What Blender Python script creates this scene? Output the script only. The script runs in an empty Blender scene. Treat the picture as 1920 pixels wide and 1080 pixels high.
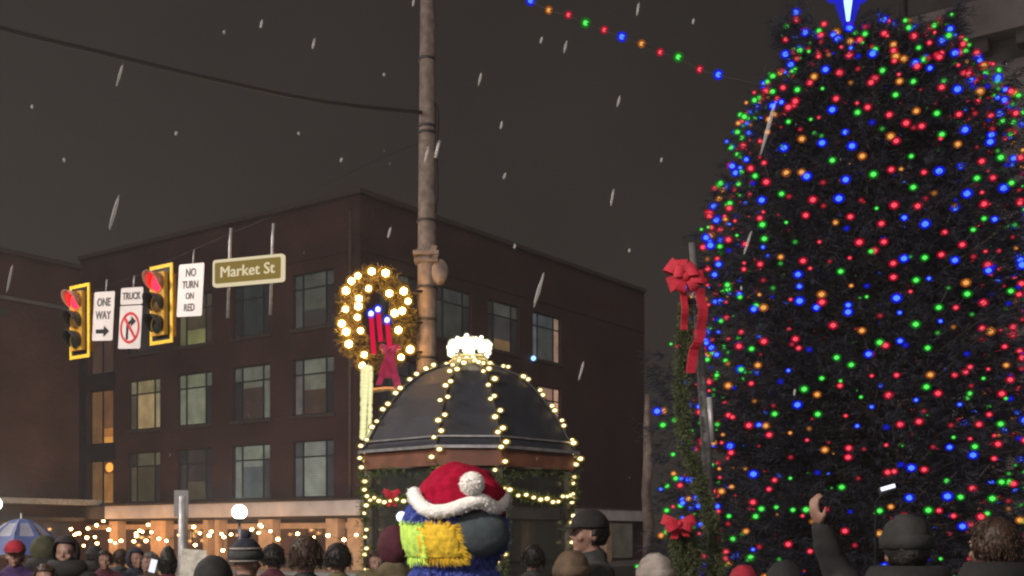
import bpy, bmesh, math, random
import numpy as np
from mathutils import Vector, Matrix, Quaternion, noise as mnoise

sc = bpy.context.scene
COL = sc.collection
PI = math.pi
R = math.radians

# ------------------------------------------------------------------ camera, sky, sun, exposure
F, YH, H = 2140.0, 1005.0, 1.7          # focal length in photo pixels, horizon row, eye height
cam_d = bpy.data.cameras.new('camera')
cam = bpy.data.objects.new('camera', cam_d); COL.objects.link(cam)
cam.location = (0, 0, H); cam.rotation_euler = (PI / 2, 0, 0)
cam_d.sensor_width = 36; cam_d.lens = 36 * F / 1920
cam_d.shift_y = (YH - 540) / 1920
cam_d.clip_start = 0.1; cam_d.clip_end = 2000
sc.camera = cam

W = bpy.data.worlds.new('World'); sc.world = W; W.use_nodes = True
nt = W.node_tree; nt.nodes.clear()
wo = nt.nodes.new('ShaderNodeOutputWorld'); bg = nt.nodes.new('ShaderNodeBackground')
tc = nt.nodes.new('ShaderNodeTexCoord'); sx = nt.nodes.new('ShaderNodeSeparateXYZ')
rp = nt.nodes.new('ShaderNodeValToRGB')
nt.links.new(tc.outputs['Generated'], sx.inputs[0]); nt.links.new(sx.outputs['Z'], rp.inputs[0])
rp.color_ramp.elements[0].position = 0.0; rp.color_ramp.elements[0].color = (.0400, .0348, .0296, 1)
rp.color_ramp.elements[1].position = 0.50; rp.color_ramp.elements[1].color = (.0245, .0202, .0184, 1)
cn = nt.nodes.new('ShaderNodeTexNoise'); cn.inputs['Scale'].default_value = 3.0; cn.inputs['Detail'].default_value = 5
cm = nt.nodes.new('ShaderNodeMapRange'); cm.inputs[1].default_value = .25; cm.inputs[2].default_value = .75; cm.inputs[3].default_value = .80; cm.inputs[4].default_value = 1.20
cx_ = nt.nodes.new('ShaderNodeMix'); cx_.data_type = 'RGBA'; cx_.blend_type = 'MULTIPLY'; cx_.inputs[0].default_value = 1
nt.links.new(tc.outputs['Generated'], cn.inputs['Vector']); nt.links.new(cn.outputs['Fac'], cm.inputs[0])
nt.links.new(rp.outputs[0], cx_.inputs[6]); nt.links.new(cm.outputs[0], cx_.inputs[7]); nt.links.new(cx_.outputs[2], bg.inputs[0]); bg.inputs[1].default_value = .88
nt.links.new(bg.outputs[0], wo.inputs[0])

sun_d = bpy.data.lights.new('sun', 'SUN'); sun_d.energy = 0.75; sun_d.angle = R(35); sun_d.color = (1, .88, .82)
sun = bpy.data.objects.new('sun', sun_d); COL.objects.link(sun)
sun.rotation_euler = Vector((.02, .88, -.46)).to_track_quat('-Z', 'Y').to_euler()

sc.view_settings.view_transform = 'Standard'; sc.view_settings.look = 'None'
sc.view_settings.exposure = 0; sc.view_settings.gamma = 1; sc.view_settings.use_curve_mapping = False
sc.render.engine = 'CYCLES'
sc.cycles.use_denoising = True
sc.cycles.filter_width = 2.2
sc.cycles.sample_clamp_indirect = 4.0
sc.cycles.max_bounces = 6; sc.cycles.transparent_max_bounces = 24

# ------------------------------------------------------------------ helpers
def at(x, y, D):
    return Vector(((x - 960) / F * D, D, H + (YH - y) / F * D))

def lin(c):
    return tuple(((v / 255) / 12.92 if v <= 10 else ((v / 255 + .055) / 1.055) ** 2.4) for v in c)

MATS = {}
def mat(name, col, rough=.7, metal=0, var=.25, scale=6, bump=.15, spec=.5, detail=5, bdist=.02):
    if name in MATS: return MATS[name]
    m = bpy.data.materials.new(name); m.use_nodes = True; t = m.node_tree
    b = t.nodes['Principled BSDF']
    b.inputs['Roughness'].default_value = rough; b.inputs['Metallic'].default_value = metal
    b.inputs['Specular IOR Level'].default_value = spec
    co = t.nodes.new('ShaderNodeTexCoord'); n = t.nodes.new('ShaderNodeTexNoise')
    n.inputs['Scale'].default_value = scale; n.inputs['Detail'].default_value = detail
    t.links.new(co.outputs['Object'], n.inputs['Vector'])
    r = t.nodes.new('ShaderNodeValToRGB')
    r.color_ramp.elements[0].position = .3; r.color_ramp.elements[1].position = .7
    r.color_ramp.elements[0].color = tuple(c * (1 - var) for c in col) + (1,)
    r.color_ramp.elements[1].color = tuple(min(1, c * (1 + var)) for c in col) + (1,)
    t.links.new(n.outputs['Fac'], r.inputs[0]); t.links.new(r.outputs[0], b.inputs['Base Color'])
    if bump:
        bp = t.nodes.new('ShaderNodeBump'); bp.inputs['Strength'].default_value = bump; bp.inputs['Distance'].default_value = bdist
        t.links.new(n.outputs['Fac'], bp.inputs['Height']); t.links.new(bp.outputs[0], b.inputs['Normal'])
    MATS[name] = m
    return m

def emis(name, col, s, sampling='NONE'):
    if name in MATS: return MATS[name]
    m = bpy.data.materials.new(name); m.use_nodes = True; t = m.node_tree; t.nodes.clear()
    o = t.nodes.new('ShaderNodeOutputMaterial'); e = t.nodes.new('ShaderNodeEmission')
    e.inputs[0].default_value = (*col, 1); e.inputs[1].default_value = s
    t.links.new(e.outputs[0], o.inputs[0])
    m.cycles.emission_sampling = sampling
    MATS[name] = m
    return m

def shell(name, col, s, dens=.5):
    """see-through shell with glow painted in: halo round bulbs and star, lit candles"""
    if name in MATS: return MATS[name]
    m = bpy.data.materials.new(name); m.use_nodes = True; t = m.node_tree; t.nodes.clear()
    o = t.nodes.new('ShaderNodeOutputMaterial'); e = t.nodes.new('ShaderNodeEmission')
    e.inputs[0].default_value = (*col, 1); e.inputs[1].default_value = s
    tr = t.nodes.new('ShaderNodeBsdfTransparent'); mx = t.nodes.new('ShaderNodeMixShader')
    mx.inputs[0].default_value = dens
    t.links.new(tr.outputs[0], mx.inputs[1]); t.links.new(e.outputs[0], mx.inputs[2]); t.links.new(mx.outputs[0], o.inputs[0])
    m.cycles.emission_sampling = 'NONE'
    MATS[name] = m
    return m

def pane_mat(col, k=1.0):
    """window glass with the lit room or blind behind it"""
    key = 'pane_%d_%d_%d_%d' % (*col, int(k * 10))
    if key in MATS: return MATS[key]
    m = bpy.data.materials.new('window_glass'); m.use_nodes = True; t = m.node_tree
    b = t.nodes['Principled BSDF']
    b.inputs['Base Color'].default_value = (.02, .022, .024, 1); b.inputs['Roughness'].default_value = .12
    co = t.nodes.new('ShaderNodeTexCoord'); n = t.nodes.new('ShaderNodeTexNoise'); n.inputs['Scale'].default_value = 1.3; n.inputs['Detail'].default_value = 4
    t.links.new(co.outputs['Object'], n.inputs['Vector'])
    r = t.nodes.new('ShaderNodeValToRGB'); c = lin(col)
    r.color_ramp.elements[0].position = .3; r.color_ramp.elements[1].position = .68
    r.color_ramp.elements[0].color = tuple(v * .62 * k for v in c) + (1,); r.color_ramp.elements[1].color = tuple(v * 1.1 * k for v in c) + (1,)
    wv = t.nodes.new('ShaderNodeTexWave'); wv.bands_direction = 'Z'; wv.inputs['Scale'].default_value = 2.6; wv.inputs['Distortion'].default_value = .6
    t.links.new(co.outputs['Object'], wv.inputs['Vector'])
    wm = t.nodes.new('ShaderNodeMapRange'); wm.inputs[3].default_value = .80; wm.inputs[4].default_value = 1.06
    t.links.new(wv.outputs['Fac'], wm.inputs[0]); wx = t.nodes.new('ShaderNodeMix'); wx.data_type = 'RGBA'; wx.blend_type = 'MULTIPLY'; wx.inputs[0].default_value = 1
    t.links.new(n.outputs['Fac'], r.inputs[0]); t.links.new(r.outputs[0], wx.inputs[6]); t.links.new(wm.outputs[0], wx.inputs[7]); t.links.new(wx.outputs[2], b.inputs['Emission Color'])
    b.inputs['Emission Strength'].default_value = 1.0
    m.cycles.emission_sampling = 'NONE'
    MATS[key] = m
    return m

MW = {}
class G:
    def __init__(s): s.v = []; s.f = []; s.m = []
    def add(s, vs, fs, mi=0):
        o = len(s.v); s.v += [tuple(v) for v in vs]
        s.f += [tuple(o + i for i in f) for f in fs]; s.m += [mi] * len(fs)
        return s
    def box(s, c, size, M=None, mi=0):
        x, y, z = size[0] / 2, size[1] / 2, size[2] / 2
        vs = [Vector((a * x, b * y, d * z)) for d in (-1, 1) for b in (-1, 1) for a in (-1, 1)]
        if M is not None: vs = [M @ v for v in vs]
        c = Vector(c)
        return s.add([v + c for v in vs], [(0, 2, 3, 1), (4, 5, 7, 6), (0, 1, 5, 4), (2, 6, 7, 3), (0, 4, 6, 2), (1, 3, 7, 5)], mi)
    def tube(s, pts, r, n=8, mi=0, cap=True, flat=1.0):
        pts = [Vector(p) for p in pts]; k = len(pts)
        rs = r if isinstance(r, (list, tuple)) else [r] * k
        vs = []; up = None
        for i, p in enumerate(pts):
            d = (pts[min(i + 1, k - 1)] - pts[max(i - 1, 0)])
            d = d.normalized() if d.length > 1e-9 else Vector((0, 0, 1))
            if up is None: up = Vector((0, 0, 1)) if abs(d.z) < .9 else Vector((1, 0, 0))
            a = d.cross(up); a = a.normalized() if a.length > 1e-6 else d.orthogonal().normalized()
            b = a.cross(d).normalized(); up = b
            for j in range(n):
                t = 2 * PI * j / n
                vs.append(p + a * math.cos(t) * rs[i] + b * math.sin(t) * rs[i] * flat)
        fs = [(i * n + j, i * n + (j + 1) % n, (i + 1) * n + (j + 1) % n, (i + 1) * n + j) for i in range(k - 1) for j in range(n)]
        if cap: fs += [tuple(range(n - 1, -1, -1)), tuple((k - 1) * n + j for j in range(n))]
        return s.add(vs, fs, mi)
    def ell(s, c, r, seg=14, rings=9, M=None, mi=0, f=None):
        if not isinstance(r, (tuple, list)): r = (r, r, r)
        c = Vector(c); vs = []
        for i in range(1, rings):
            th = PI * i / rings
            for j in range(seg):
                ph = 2 * PI * j / seg
                vs.append(Vector((math.sin(th) * math.cos(ph) * r[0], math.sin(th) * math.sin(ph) * r[1], math.cos(th) * r[2])))
        vs += [Vector((0, 0, r[2])), Vector((0, 0, -r[2]))]
        if f: vs = [f(v) for v in vs]
        if M is not None: vs = [M @ v for v in vs]
        nn = (rings - 1) * seg
        fs = [(i * seg + j, (i + 1) * seg + j, (i + 1) * seg + (j + 1) % seg, i * seg + (j + 1) % seg) for i in range(rings - 2) for j in range(seg)]
        fs += [(nn, j, (j + 1) % seg) for j in range(seg)] + [(nn + 1, (rings - 2) * seg + (j + 1) % seg, (rings - 2) * seg + j) for j in range(seg)]
        return s.add([v + c for v in vs], fs, mi)
    def lathe(s, prof, n=16, c=(0, 0, 0), mi=0, M=None, close=False):
        c = Vector(c); vs = []
        for (r, z) in prof:
            for j in range(n):
                t = 2 * PI * j / n; v = Vector((r * math.cos(t), r * math.sin(t), z))
                vs.append((M @ v if M is not None else v) + c)
        k = len(prof)
        fs = [(i * n + j, i * n + (j + 1) % n, (i + 1) * n + (j + 1) % n, (i + 1) * n + j) for i in range(k - 1) for j in range(n)]
        if close: fs += [((k - 1) * n + j, (k - 1) * n + (j + 1) % n, (j + 1) % n, j) for j in range(n)]
        else: fs += [tuple(range(n - 1, -1, -1)), tuple((k - 1) * n + j for j in range(n))]
        return s.add(vs, fs, mi)
    def ribbon(s, pts, wdir, w, th=.01, mi=0):
        """flat strip along pts, w wide along wdir, th thick"""
        pts = [Vector(p) for p in pts]; k = len(pts); vs = []
        for i, p in enumerate(pts):
            d = (pts[min(i + 1, k - 1)] - pts[max(i - 1, 0)]).normalized()
            wd = Vector(wdir[i] if isinstance(wdir, list) else wdir).normalized()
            wi = w[i] if isinstance(w, (list, tuple)) else w
            nn = d.cross(wd).normalized()
            vs += [p + wd * wi / 2 + nn * th / 2, p - wd * wi / 2 + nn * th / 2, p - wd * wi / 2 - nn * th / 2, p + wd * wi / 2 - nn * th / 2]
        fs = [(i * 4 + j, i * 4 + (j + 1) % 4, (i + 1) * 4 + (j + 1) % 4, (i + 1) * 4 + j) for i in range(k - 1) for j in range(4)]
        fs += [(3, 2, 1, 0), tuple((k - 1) * 4 + j for j in range(4))]
        return s.add(vs, fs, mi)
    def mesh(s, name, mats, parent=None, smooth=False, uv=None):
        V = np.array(s.v, dtype=np.float64).reshape(-1, 3)
        W0 = V
        if parent is not None:
            Mi = np.array(MW[parent.name].inverted()); V = V @ Mi[:3, :3].T + Mi[:3, 3]
        me = bpy.data.meshes.new(name); me.from_pydata(V.tolist(), [], s.f)
        for m in (mats if isinstance(mats, (list, tuple)) else [mats]): me.materials.append(m)
        me.polygons.foreach_set('material_index', s.m)
        if smooth: me.polygons.foreach_set('use_smooth', [True] * len(me.polygons))
        if uv:
            l = me.uv_layers.new(name='UVMap')
            idx = np.empty(len(me.loops), dtype=np.int32); me.loops.foreach_get('vertex_index', idx)
            P = W0[idx]; l.data.foreach_set('uv', np.stack([P @ np.array(uv[0]), P @ np.array(uv[1])], 1).ravel())
        me.validate(); me.update()
        return me
    def build(s, name, mats, parent=None, smooth=False, uv=None, kind=None, label=None):
        o = bpy.data.objects.new(name, s.mesh(name, mats, parent, smooth, uv)); COL.objects.link(o)
        if parent is not None: o.parent = parent; MW[o.name] = MW[parent.name].copy()
        else: MW[o.name] = Matrix.Identity(4)
        if kind: o['kind'] = kind
        if label: o['label'] = label
        return o

def thing(name, label, cat, loc=(0, 0, 0), rz=0, group=None):
    o = bpy.data.objects.new(name, None); COL.objects.link(o)
    o.location = loc; o.rotation_euler = (0, 0, rz); o.empty_display_size = .2
    MW[o.name] = Matrix.Translation(Vector(loc)) @ Matrix.Rotation(rz, 4, 'Z')
    o['label'] = label; o['category'] = cat
    if group: o['group'] = group
    return o

def tag(o, label, cat, group=None):
    o['label'] = label; o['category'] = cat
    if group: o['group'] = group
    return o

def put(name, me, parent, wpos, scale=1.0, rot=None):
    """one more object of a shared mesh, at a world position under a thing"""
    o = bpy.data.objects.new(name, me); COL.objects.link(o); o.parent = parent
    o.location = MW[parent.name].inverted() @ Vector(wpos)
    if scale != 1.0: o.scale = (scale,) * 3
    if rot: o.rotation_euler = rot
    return o

def text_mesh(txt, size, ext=.004, bold=0.0):
    c = bpy.data.curves.new('lettering', 'FONT'); c.body = txt; c.size = size; c.extrude = ext
    c.align_x = 'CENTER'; c.align_y = 'CENTER'; c.resolution_u = 3; c.offset = bold
    o = bpy.data.objects.new('lettering', c); COL.objects.link(o)
    dg = bpy.context.evaluated_depsgraph_get()
    me = bpy.data.meshes.new_from_object(o.evaluated_get(dg))
    bpy.data.objects.remove(o)
    return me

def frame_matrix(origin, u, n):
    """local x along u, local z up, local -y along the outward normal n"""
    u = Vector(u).normalized(); n = Vector(n).normalized(); z = u.cross(-n)
    M = Matrix((u, -n, z)).transposed().to_4x4(); M.translation = Vector(origin)
    return M

def remesh(g, voxel, smooth=2, disp=0, dscale=6, seed=0):
    me = g.mesh('body', [None] if False else [MATS['cloth_black']])
    o = bpy.data.objects.new('tmp', me); COL.objects.link(o)
    m = o.modifiers.new('r', 'REMESH'); m.mode = 'VOXEL'; m.voxel_size = voxel; m.use_smooth_shade = True
    if smooth:
        s = o.modifiers.new('s', 'SMOOTH'); s.iterations = smooth; s.factor = .5
    dg = bpy.context.evaluated_depsgraph_get()
    out = bpy.data.meshes.new_from_object(o.evaluated_get(dg))
    bpy.data.objects.remove(o)
    if disp:
        for v in out.vertices:
            p = v.co * dscale + Vector((seed, seed * 2.3, 0))
            v.co += v.normal * disp * mnoise.noise(Vector((p.x, p.y, p.z * 1.6)))
        out.update()
    out.polygons.foreach_set('use_smooth', [True] * len(out.polygons))
    return out

# ------------------------------------------------------------------ materials
def brick_mat(name, c1, c2, mortar):
    m = bpy.data.materials.new(name); m.use_nodes = True; t = m.node_tree; b = t.nodes['Principled BSDF']
    b.inputs['Roughness'].default_value = .85
    uv = t.nodes.new('ShaderNodeUVMap'); br = t.nodes.new('ShaderNodeTexBrick')
    br.inputs['Color1'].default_value = (*c1, 1); br.inputs['Color2'].default_value = (*c2, 1); br.inputs['Mortar'].default_value = (*mortar, 1)
    br.inputs['Scale'].default_value = 1; br.inputs['Brick Width'].default_value = .215; br.inputs['Row Height'].default_value = .075
    br.inputs['Mortar Size'].default_value = .009
    n = t.nodes.new('ShaderNodeTexNoise'); n.inputs['Scale'].default_value = .35; n.inputs['Detail'].default_value = 8
    mp = t.nodes.new('ShaderNodeMapRange'); mp.inputs[1].default_value = .3; mp.inputs[2].default_value = .7; mp.inputs[3].default_value = .6; mp.inputs[4].default_value = 1.4
    mx = t.nodes.new('ShaderNodeMix'); mx.data_type = 'RGBA'; mx.blend_type = 'MULTIPLY'; mx.inputs[0].default_value = 1
    t.links.new(uv.outputs[0], br.inputs['Vector']); t.links.new(uv.outputs[0], n.inputs['Vector'])
    t.links.new(n.outputs['Fac'], mp.inputs[0]); t.links.new(br.outputs['Color'], mx.inputs[6]); t.links.new(mp.outputs[0], mx.inputs[7])
    t.links.new(mx.outputs[2], b.inputs['Base Color'])
    bp = t.nodes.new('ShaderNodeBump'); bp.inputs['Strength'].default_value = .4; bp.inputs['Distance'].default_value = .01
    t.links.new(br.outputs['Fac'], bp.inputs['Height']); bp.invert = True; t.links.new(bp.outputs[0], b.inputs['Normal'])
    return m

M_brick = brick_mat('red_brick', (.068, .024, .025), (.046, .018, .020), (.052, .031, .030))
M_brick2 = brick_mat('orange_brick', (.118, .040, .034), (.080, .030, .027), (.080, .055, .048))
M_stone = mat('grey_stone', (.17, .15, .15), .85, scale=.8, var=.3)
M_stone_dark = mat('dark_stone', (.075, .068, .07), .9, scale=.8, var=.3)  # darker stone tone for frieze, attic and end cornice
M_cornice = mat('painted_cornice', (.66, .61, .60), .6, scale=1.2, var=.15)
M_cream = mat('cream_render', (.62, .42, .27), .7, scale=2, var=.2)
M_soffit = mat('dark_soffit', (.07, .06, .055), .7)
M_frame = mat('window_frame_paint', (.028, .034, .036), .5, scale=3)
M_sill = mat('cast_stone_sill', (.062, .046, .044), .8)
M_asph = mat('wet_asphalt', (.045, .045, .048), .35, scale=18, var=.4, bump=.4, bdist=.01)
M_pave = mat('concrete_pavement', (.22, .21, .2), .7, scale=3, var=.2)
M_kerb = mat('granite_kerb', (.26, .25, .25), .7, scale=9)
M_paint = mat('road_paint', (.7, .7, .68), .6, scale=20, var=.12)
M_pole = mat('weathered_pole', (.185, .145, .125), .85, scale=7, var=.4, bump=.5)
M_steel = mat('galvanised_steel', (.42, .42, .43), .5, metal=.5, scale=8, var=.25)
M_iron = mat('black_iron', (.03, .03, .033), .45, scale=10, var=.3)
M_yellow = mat('signal_yellow', (.50, .27, .03), .45, scale=8, var=.2)
M_border = mat('reflective_yellow', (.92, .58, .05), .4, scale=8, var=.12)
M_white = mat('sign_white', (.62, .58, .57), .4, scale=4, var=.07, bump=.05)
M_red = mat('sign_red', (.55, .03, .04), .4, scale=5, var=.1)
M_black = mat('sign_black', (.012, .012, .013), .45, scale=5)
M_letter = mat('grey_lettering', (.09, .085, .085), .5, scale=5)  # black print greyed in the colour to stand for blur
M_cable = mat('cable_rubber', (.012, .012, .014), .6, scale=20)
M_bark = mat('conifer_bark', (.07, .05, .035), .95, scale=14, var=.5, bump=.8)
M_needle = mat('conifer_needles', (.040, .042, .056), .9, scale=2.5, var=.4, bump=0, spec=.02)
M_garl = mat('garland_green', (.085, .125, .035), .7, scale=9, var=.5, bump=0)
M_garl2 = mat('olive_garland', (.085, .105, .042), .7, scale=9, var=.4, bump=0)
M_bow = mat('red_velvet_ribbon', (.55, .018, .045), .7, scale=12, var=.25, bump=.2)
M_bow2 = mat('crimson_ribbon', (.42, .012, .10), .5, scale=10, var=.3)
M_roof = mat('slate_blue_roof', (.030, .032, .046), .65, scale=3, var=.2)
M_copper = mat('rust_fascia', (.19, .075, .045), .6, scale=4, var=.25)
M_trim = mat('pale_metal_trim', (.34, .34, .35), .35, metal=.4, scale=6)
M_wood = mat('painted_wood', (.11, .10, .085), .7, scale=6, var=.3)
M_skin = mat('skin', (.27, .15, .11), .55, scale=14, var=.12, bump=.05)
M_skin2 = mat('skin_fair', (.25, .145, .11), .55, scale=14, var=.12, bump=.05)
M_eye = mat('eye', (.25, .22, .2), .2, var=.1)
CL = dict(black=(.016, .016, .018), navy=(.02, .024, .05), grey=(.10, .105, .105), olive=(.075, .075, .035), brown=(.085, .055, .035),
          purple=(.06, .02, .12), maroon=(.10, .012, .03), red=(.45, .015, .04), tan=(.15, .10, .06), pale=(.42, .37, .33), slate=(.055, .06, .062),
          blue=(.04, .07, .2), khaki=(.17, .14, .07), charcoal=(.035, .036, .038))
for k, v in CL.items(): mat('cloth_' + k, tuple(.58 * q for q in v), .85, scale=16, var=.3, bump=.35)
HAIR = dict(dark=(.016, .012, .010), brown=(.07, .035, .018), grey=(.2, .19, .18))
for k, v in HAIR.items(): mat('hair_' + k, tuple(.55 * q for q in v), .5, scale=40, var=.5, bump=.6)

BULB = {}
def ico(sub):
    b = bmesh.new(); bmesh.ops.create_icosphere(b, subdivisions=sub, radius=1)
    v = [tuple(x.co) for x in b.verts]; f = [tuple(y.index for y in x.verts) for x in b.faces]; b.free()
    return v, f
ICO1, ICO2 = ico(1), ico(2)
def bulb_mats(col):
    core = {'red': ((1, .095, .13), 1.9), 'green': ((.13, 1, .14), 1.8), 'blue': ((.08, .24, 1), 2.6), 'gold': ((1, .50, .13), 1.5),
            'red_faint': ((.55, .05, .07), 1.0), 'green_faint': ((.10, .5, .10), 1.0), 'blue_faint': ((.02, .03, .8), .8), 'gold_faint': ((.6, .28, .09), .8),
            'warm': ((1, .74, .36), 7), 'amber': ((1, .48, .16), 110), 'wreath': ((1, .50, .14), 150), 'cool': ((.55, .66, 1), 5), 'cream': ((1, .93, .60), 2.0), 'white': ((1, .88, .58), 26)}[col]
    halo = {'red_faint': (.16, 0, .008), 'green_faint': (0, .08, .004), 'blue_faint': (.004, .004, .35), 'gold_faint': (.15, .04, .003), 'red': (.34, 0, .02), 'green': (0, .17, .006), 'blue': (.004, .006, .80), 'gold': (.34, .08, .005), 'warm': (.28, .19, .03), 'amber': (.5, .2, .04),
            'wreath': (.42, .20, .02), 'cool': (.02, .03, .7), 'cream': (.85, .80, .38), 'white': (.95, .9, .6)}[col]
    sam = 'AUTO' if col in ('warm', 'amber', 'wreath', 'white') else 'NONE'
    return emis('bulb_core_' + col, core[0], core[1], sam), shell('bulb_halo_' + col, halo, 1.0, .5)  # coloured halo painted as an emissive shell round the core
def bulb_geo(g, c, r, k, mi=0, asp=1.0, hi=True):
    c = Vector(c)
    v, f = ICO1 if not hi else ICO2
    g.add([c + Vector((a * r * k, b * r * k, d * r * k * asp)) for a, b, d in ICO1[0]], ICO1[1], mi)
    g.add([c + Vector((a * r, b * r, d * r * asp)) for a, b, d in v], f, mi + 1)
def bulb_mesh(col, r, k=.56, asp=1.0):
    key = (col, r, k, asp)
    if key not in BULB:
        g = G(); bulb_geo(g, (0, 0, 0), r, k, 0, asp); BULB[key] = g.mesh('bulb', bulb_mats(col), None, True)
    return BULB[key]

# ------------------------------------------------------------------ ground
def sheet(name, x0, x1, y0, y1, z, m, n=1):
    g = G(); g.add([(x0, y0, z), (x1, y0, z), (x1, y1, z), (x0, y1, z)], [(0, 1, 2, 3)])
    return g.build(name, m, kind='structure')
sheet('ground', -300, 300, -60, 400, 0, M_asph)
uL = Vector((-.810, .586, 0)); uR = Vector((.586, .810, 0))          # along the two street fronts of the corner block
C0 = Vector(((675 - 960) / F * 53, 53, 0))                            # its street corner
def on_left(x):                                                       # distance along the left front at photo column x
    a = (x - 960) / F; return (C0.x - a * C0.y) / (-uL.x + a * uL.y)
def on_right(x):
    a = (x - 960) / F; return (a * C0.y - C0.x) / (uR.x - a * uR.y)
nL = Vector((-.586, -.810, 0)); nR = Vector((.810, -.586, 0))
# pavement round the corner block with its kerb, as real steps
g = G()
pa = [C0 + nL * 4 + nR * 4, C0 + uR * 45 + nR * 4, C0 + uR * 45, C0 + uL * 22 , C0 + uL * 22 + nL * 4]
n = len(pa)
g.add([p + Vector((0, 0, .004)) for p in pa] + [p + Vector((0, 0, .12)) for p in pa], [tuple(range(n, 2 * n))] + [(i, (i + 1) % n, n + (i + 1) % n, n + i) for i in range(n)])
g.build('pavement', M_pave, kind='structure')
g = G()
k0, k1, k2 = C0 + uL * 22 + nL * 4.08, C0 + nL * 4.08 + nR * 4.08, C0 + uR * 45 + nR * 4.08
for a, b in ((k0, k1), (k1, k2)):
    d = (b - a).normalized(); g.box((a + b) / 2 + Vector((0, 0, .065)), ((b - a).length, .15, .135), Matrix.Rotation(math.atan2(d.y, d.x), 3, 'Z'))
g.build('kerb', M_kerb, kind='structure')
for i in range(9):
    c = C0 + nL * (8 + 0) + uL * (1 + i * 1.1) + nR * 0
    g = G(); M = Matrix.Rotation(math.atan2(uL.y, uL.x), 3, 'Z'); g.box(c + Vector((0, 0, .006)), (.5, 3, .004), M)
    g.build('crosswalk_stripe', M_paint, kind='structure')

# ------------------------------------------------------------------ buildings
def wall_with_holes(g, O, u, n, L, z0, z1, holes, depth=.28, mi=0):
    ts = sorted({0, L} | {h[0] for h in holes} | {h[1] for h in holes}); zs = sorted({z0, z1} | {h[2] for h in holes} | {h[3] for h in holes})
    idx = {}
    def vid(t, z, d=0):
        k = (round(t, 4), round(z, 4), d)
        if k not in idx:
            idx[k] = len(g.v); g.v.append(tuple(O + u * t - n * d + Vector((0, 0, z))))
        return idx[k]
    for i in range(len(ts) - 1):
        for j in range(len(zs) - 1):
            tm, zm = (ts[i] + ts[i + 1]) / 2, (zs[j] + zs[j + 1]) / 2
            if any(h[0] < tm < h[1] and h[2] < zm < h[3] for h in holes): continue
            g.f.append((vid(ts[i], zs[j]), vid(ts[i + 1], zs[j]), vid(ts[i + 1], zs[j + 1]), vid(ts[i], zs[j + 1]))); g.m.append(mi)
    for (a, b, c, d) in holes:
        for (p, q) in (((a, c), (b, c)), ((b, c), (b, d)), ((b, d), (a, d)), ((a, d), (a, c))):
            g.f.append((vid(*p), vid(*q), vid(*q, depth), vid(*p, depth))); g.m.append(mi)

def bx(g, O, u, n, t0, t1, d0, d1, z0, z1, mi=0):
    """box between facade distances t, depths d in front of the wall, heights z"""
    c = O + u * (t0 + t1) / 2 + n * (d0 + d1) / 2 + Vector((0, 0, (z0 + z1) / 2))
    g.box(c, (abs(t1 - t0), abs(d1 - d0), abs(z1 - z0)), Matrix.Rotation(math.atan2(u.y, u.x), 3, 'Z'), mi)

def window(parent, O, u, n, t0, t1, z0, z1, panes, flip=False, blind=None):
    """three-light window: six panes (top row then bottom row, seen from outside, image left to right)"""
    g = G(); w = .07; fd0, fd1 = -.22, -.12
    bx(g, O, u, n, t0, t1, fd0, fd1, z1 - w, z1); bx(g, O, u, n, t0, t1, fd0, fd1, z0, z0 + w)
    bx(g, O, u, n, t0, t0 + w, fd0, fd1, z0 + w, z1 - w); bx(g, O, u, n, t1 - w, t1, fd0, fd1, z0 + w, z1 - w)
    win = g.build('window', M_frame, parent)
    g = G(); bx(g, O, u, n, t0 - .12, t1 + .12, -.26, .09, z0 - .16, z0 - .003); g.build('sill', M_sill, win)
    a, b = t0 + (t1 - t0) * .22, t0 + (t1 - t0) * .78; zt = z1 - (z1 - z0) * .28
    for m in (a, b):
        g = G(); bx(g, O, u, n, m - .05, m + .05, fd0 + .01, fd1 - .01, z0 + w, z1 - w); g.build('mullion', M_frame, win)
    cols = [(t0 + w, a - .05), (a + .05, b - .05), (b + .05, t1 - w)]
    if flip: cols = cols[::-1]
    for i in range(3):
        g = G(); bx(g, O, u, n, cols[i][0], cols[i][1], fd0 + .02, fd1 - .02, zt - .04, zt + .04); g.build('transom', M_frame, win)
        for row in (0, 1):
            zz = (zt + .04, z1 - w) if row == 0 else (z0 + w, zt - .04)
            spec = panes[row * 3 + i]
            if isinstance(spec[0], tuple):      # a blind or curtain drawn part of the way
                zm = zz[0] + (zz[1] - zz[0]) * spec[2]
                g = G(); bx(g, O, u, n, cols[i][0], cols[i][1], -.19, -.17, zz[0], zm); g.build('pane', pane_mat(spec[0]), win)
                g = G(); bx(g, O, u, n, cols[i][0], cols[i][1], -.188, -.172, zm, zz[1]); g.build('blind', pane_mat(spec[1]), win)
            else:
                g = G(); bx(g, O, u, n, cols[i][0], cols[i][1], -.19, -.17, zz[0], zz[1]); g.build('pane', pane_mat(spec), win)
    return win

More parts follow.
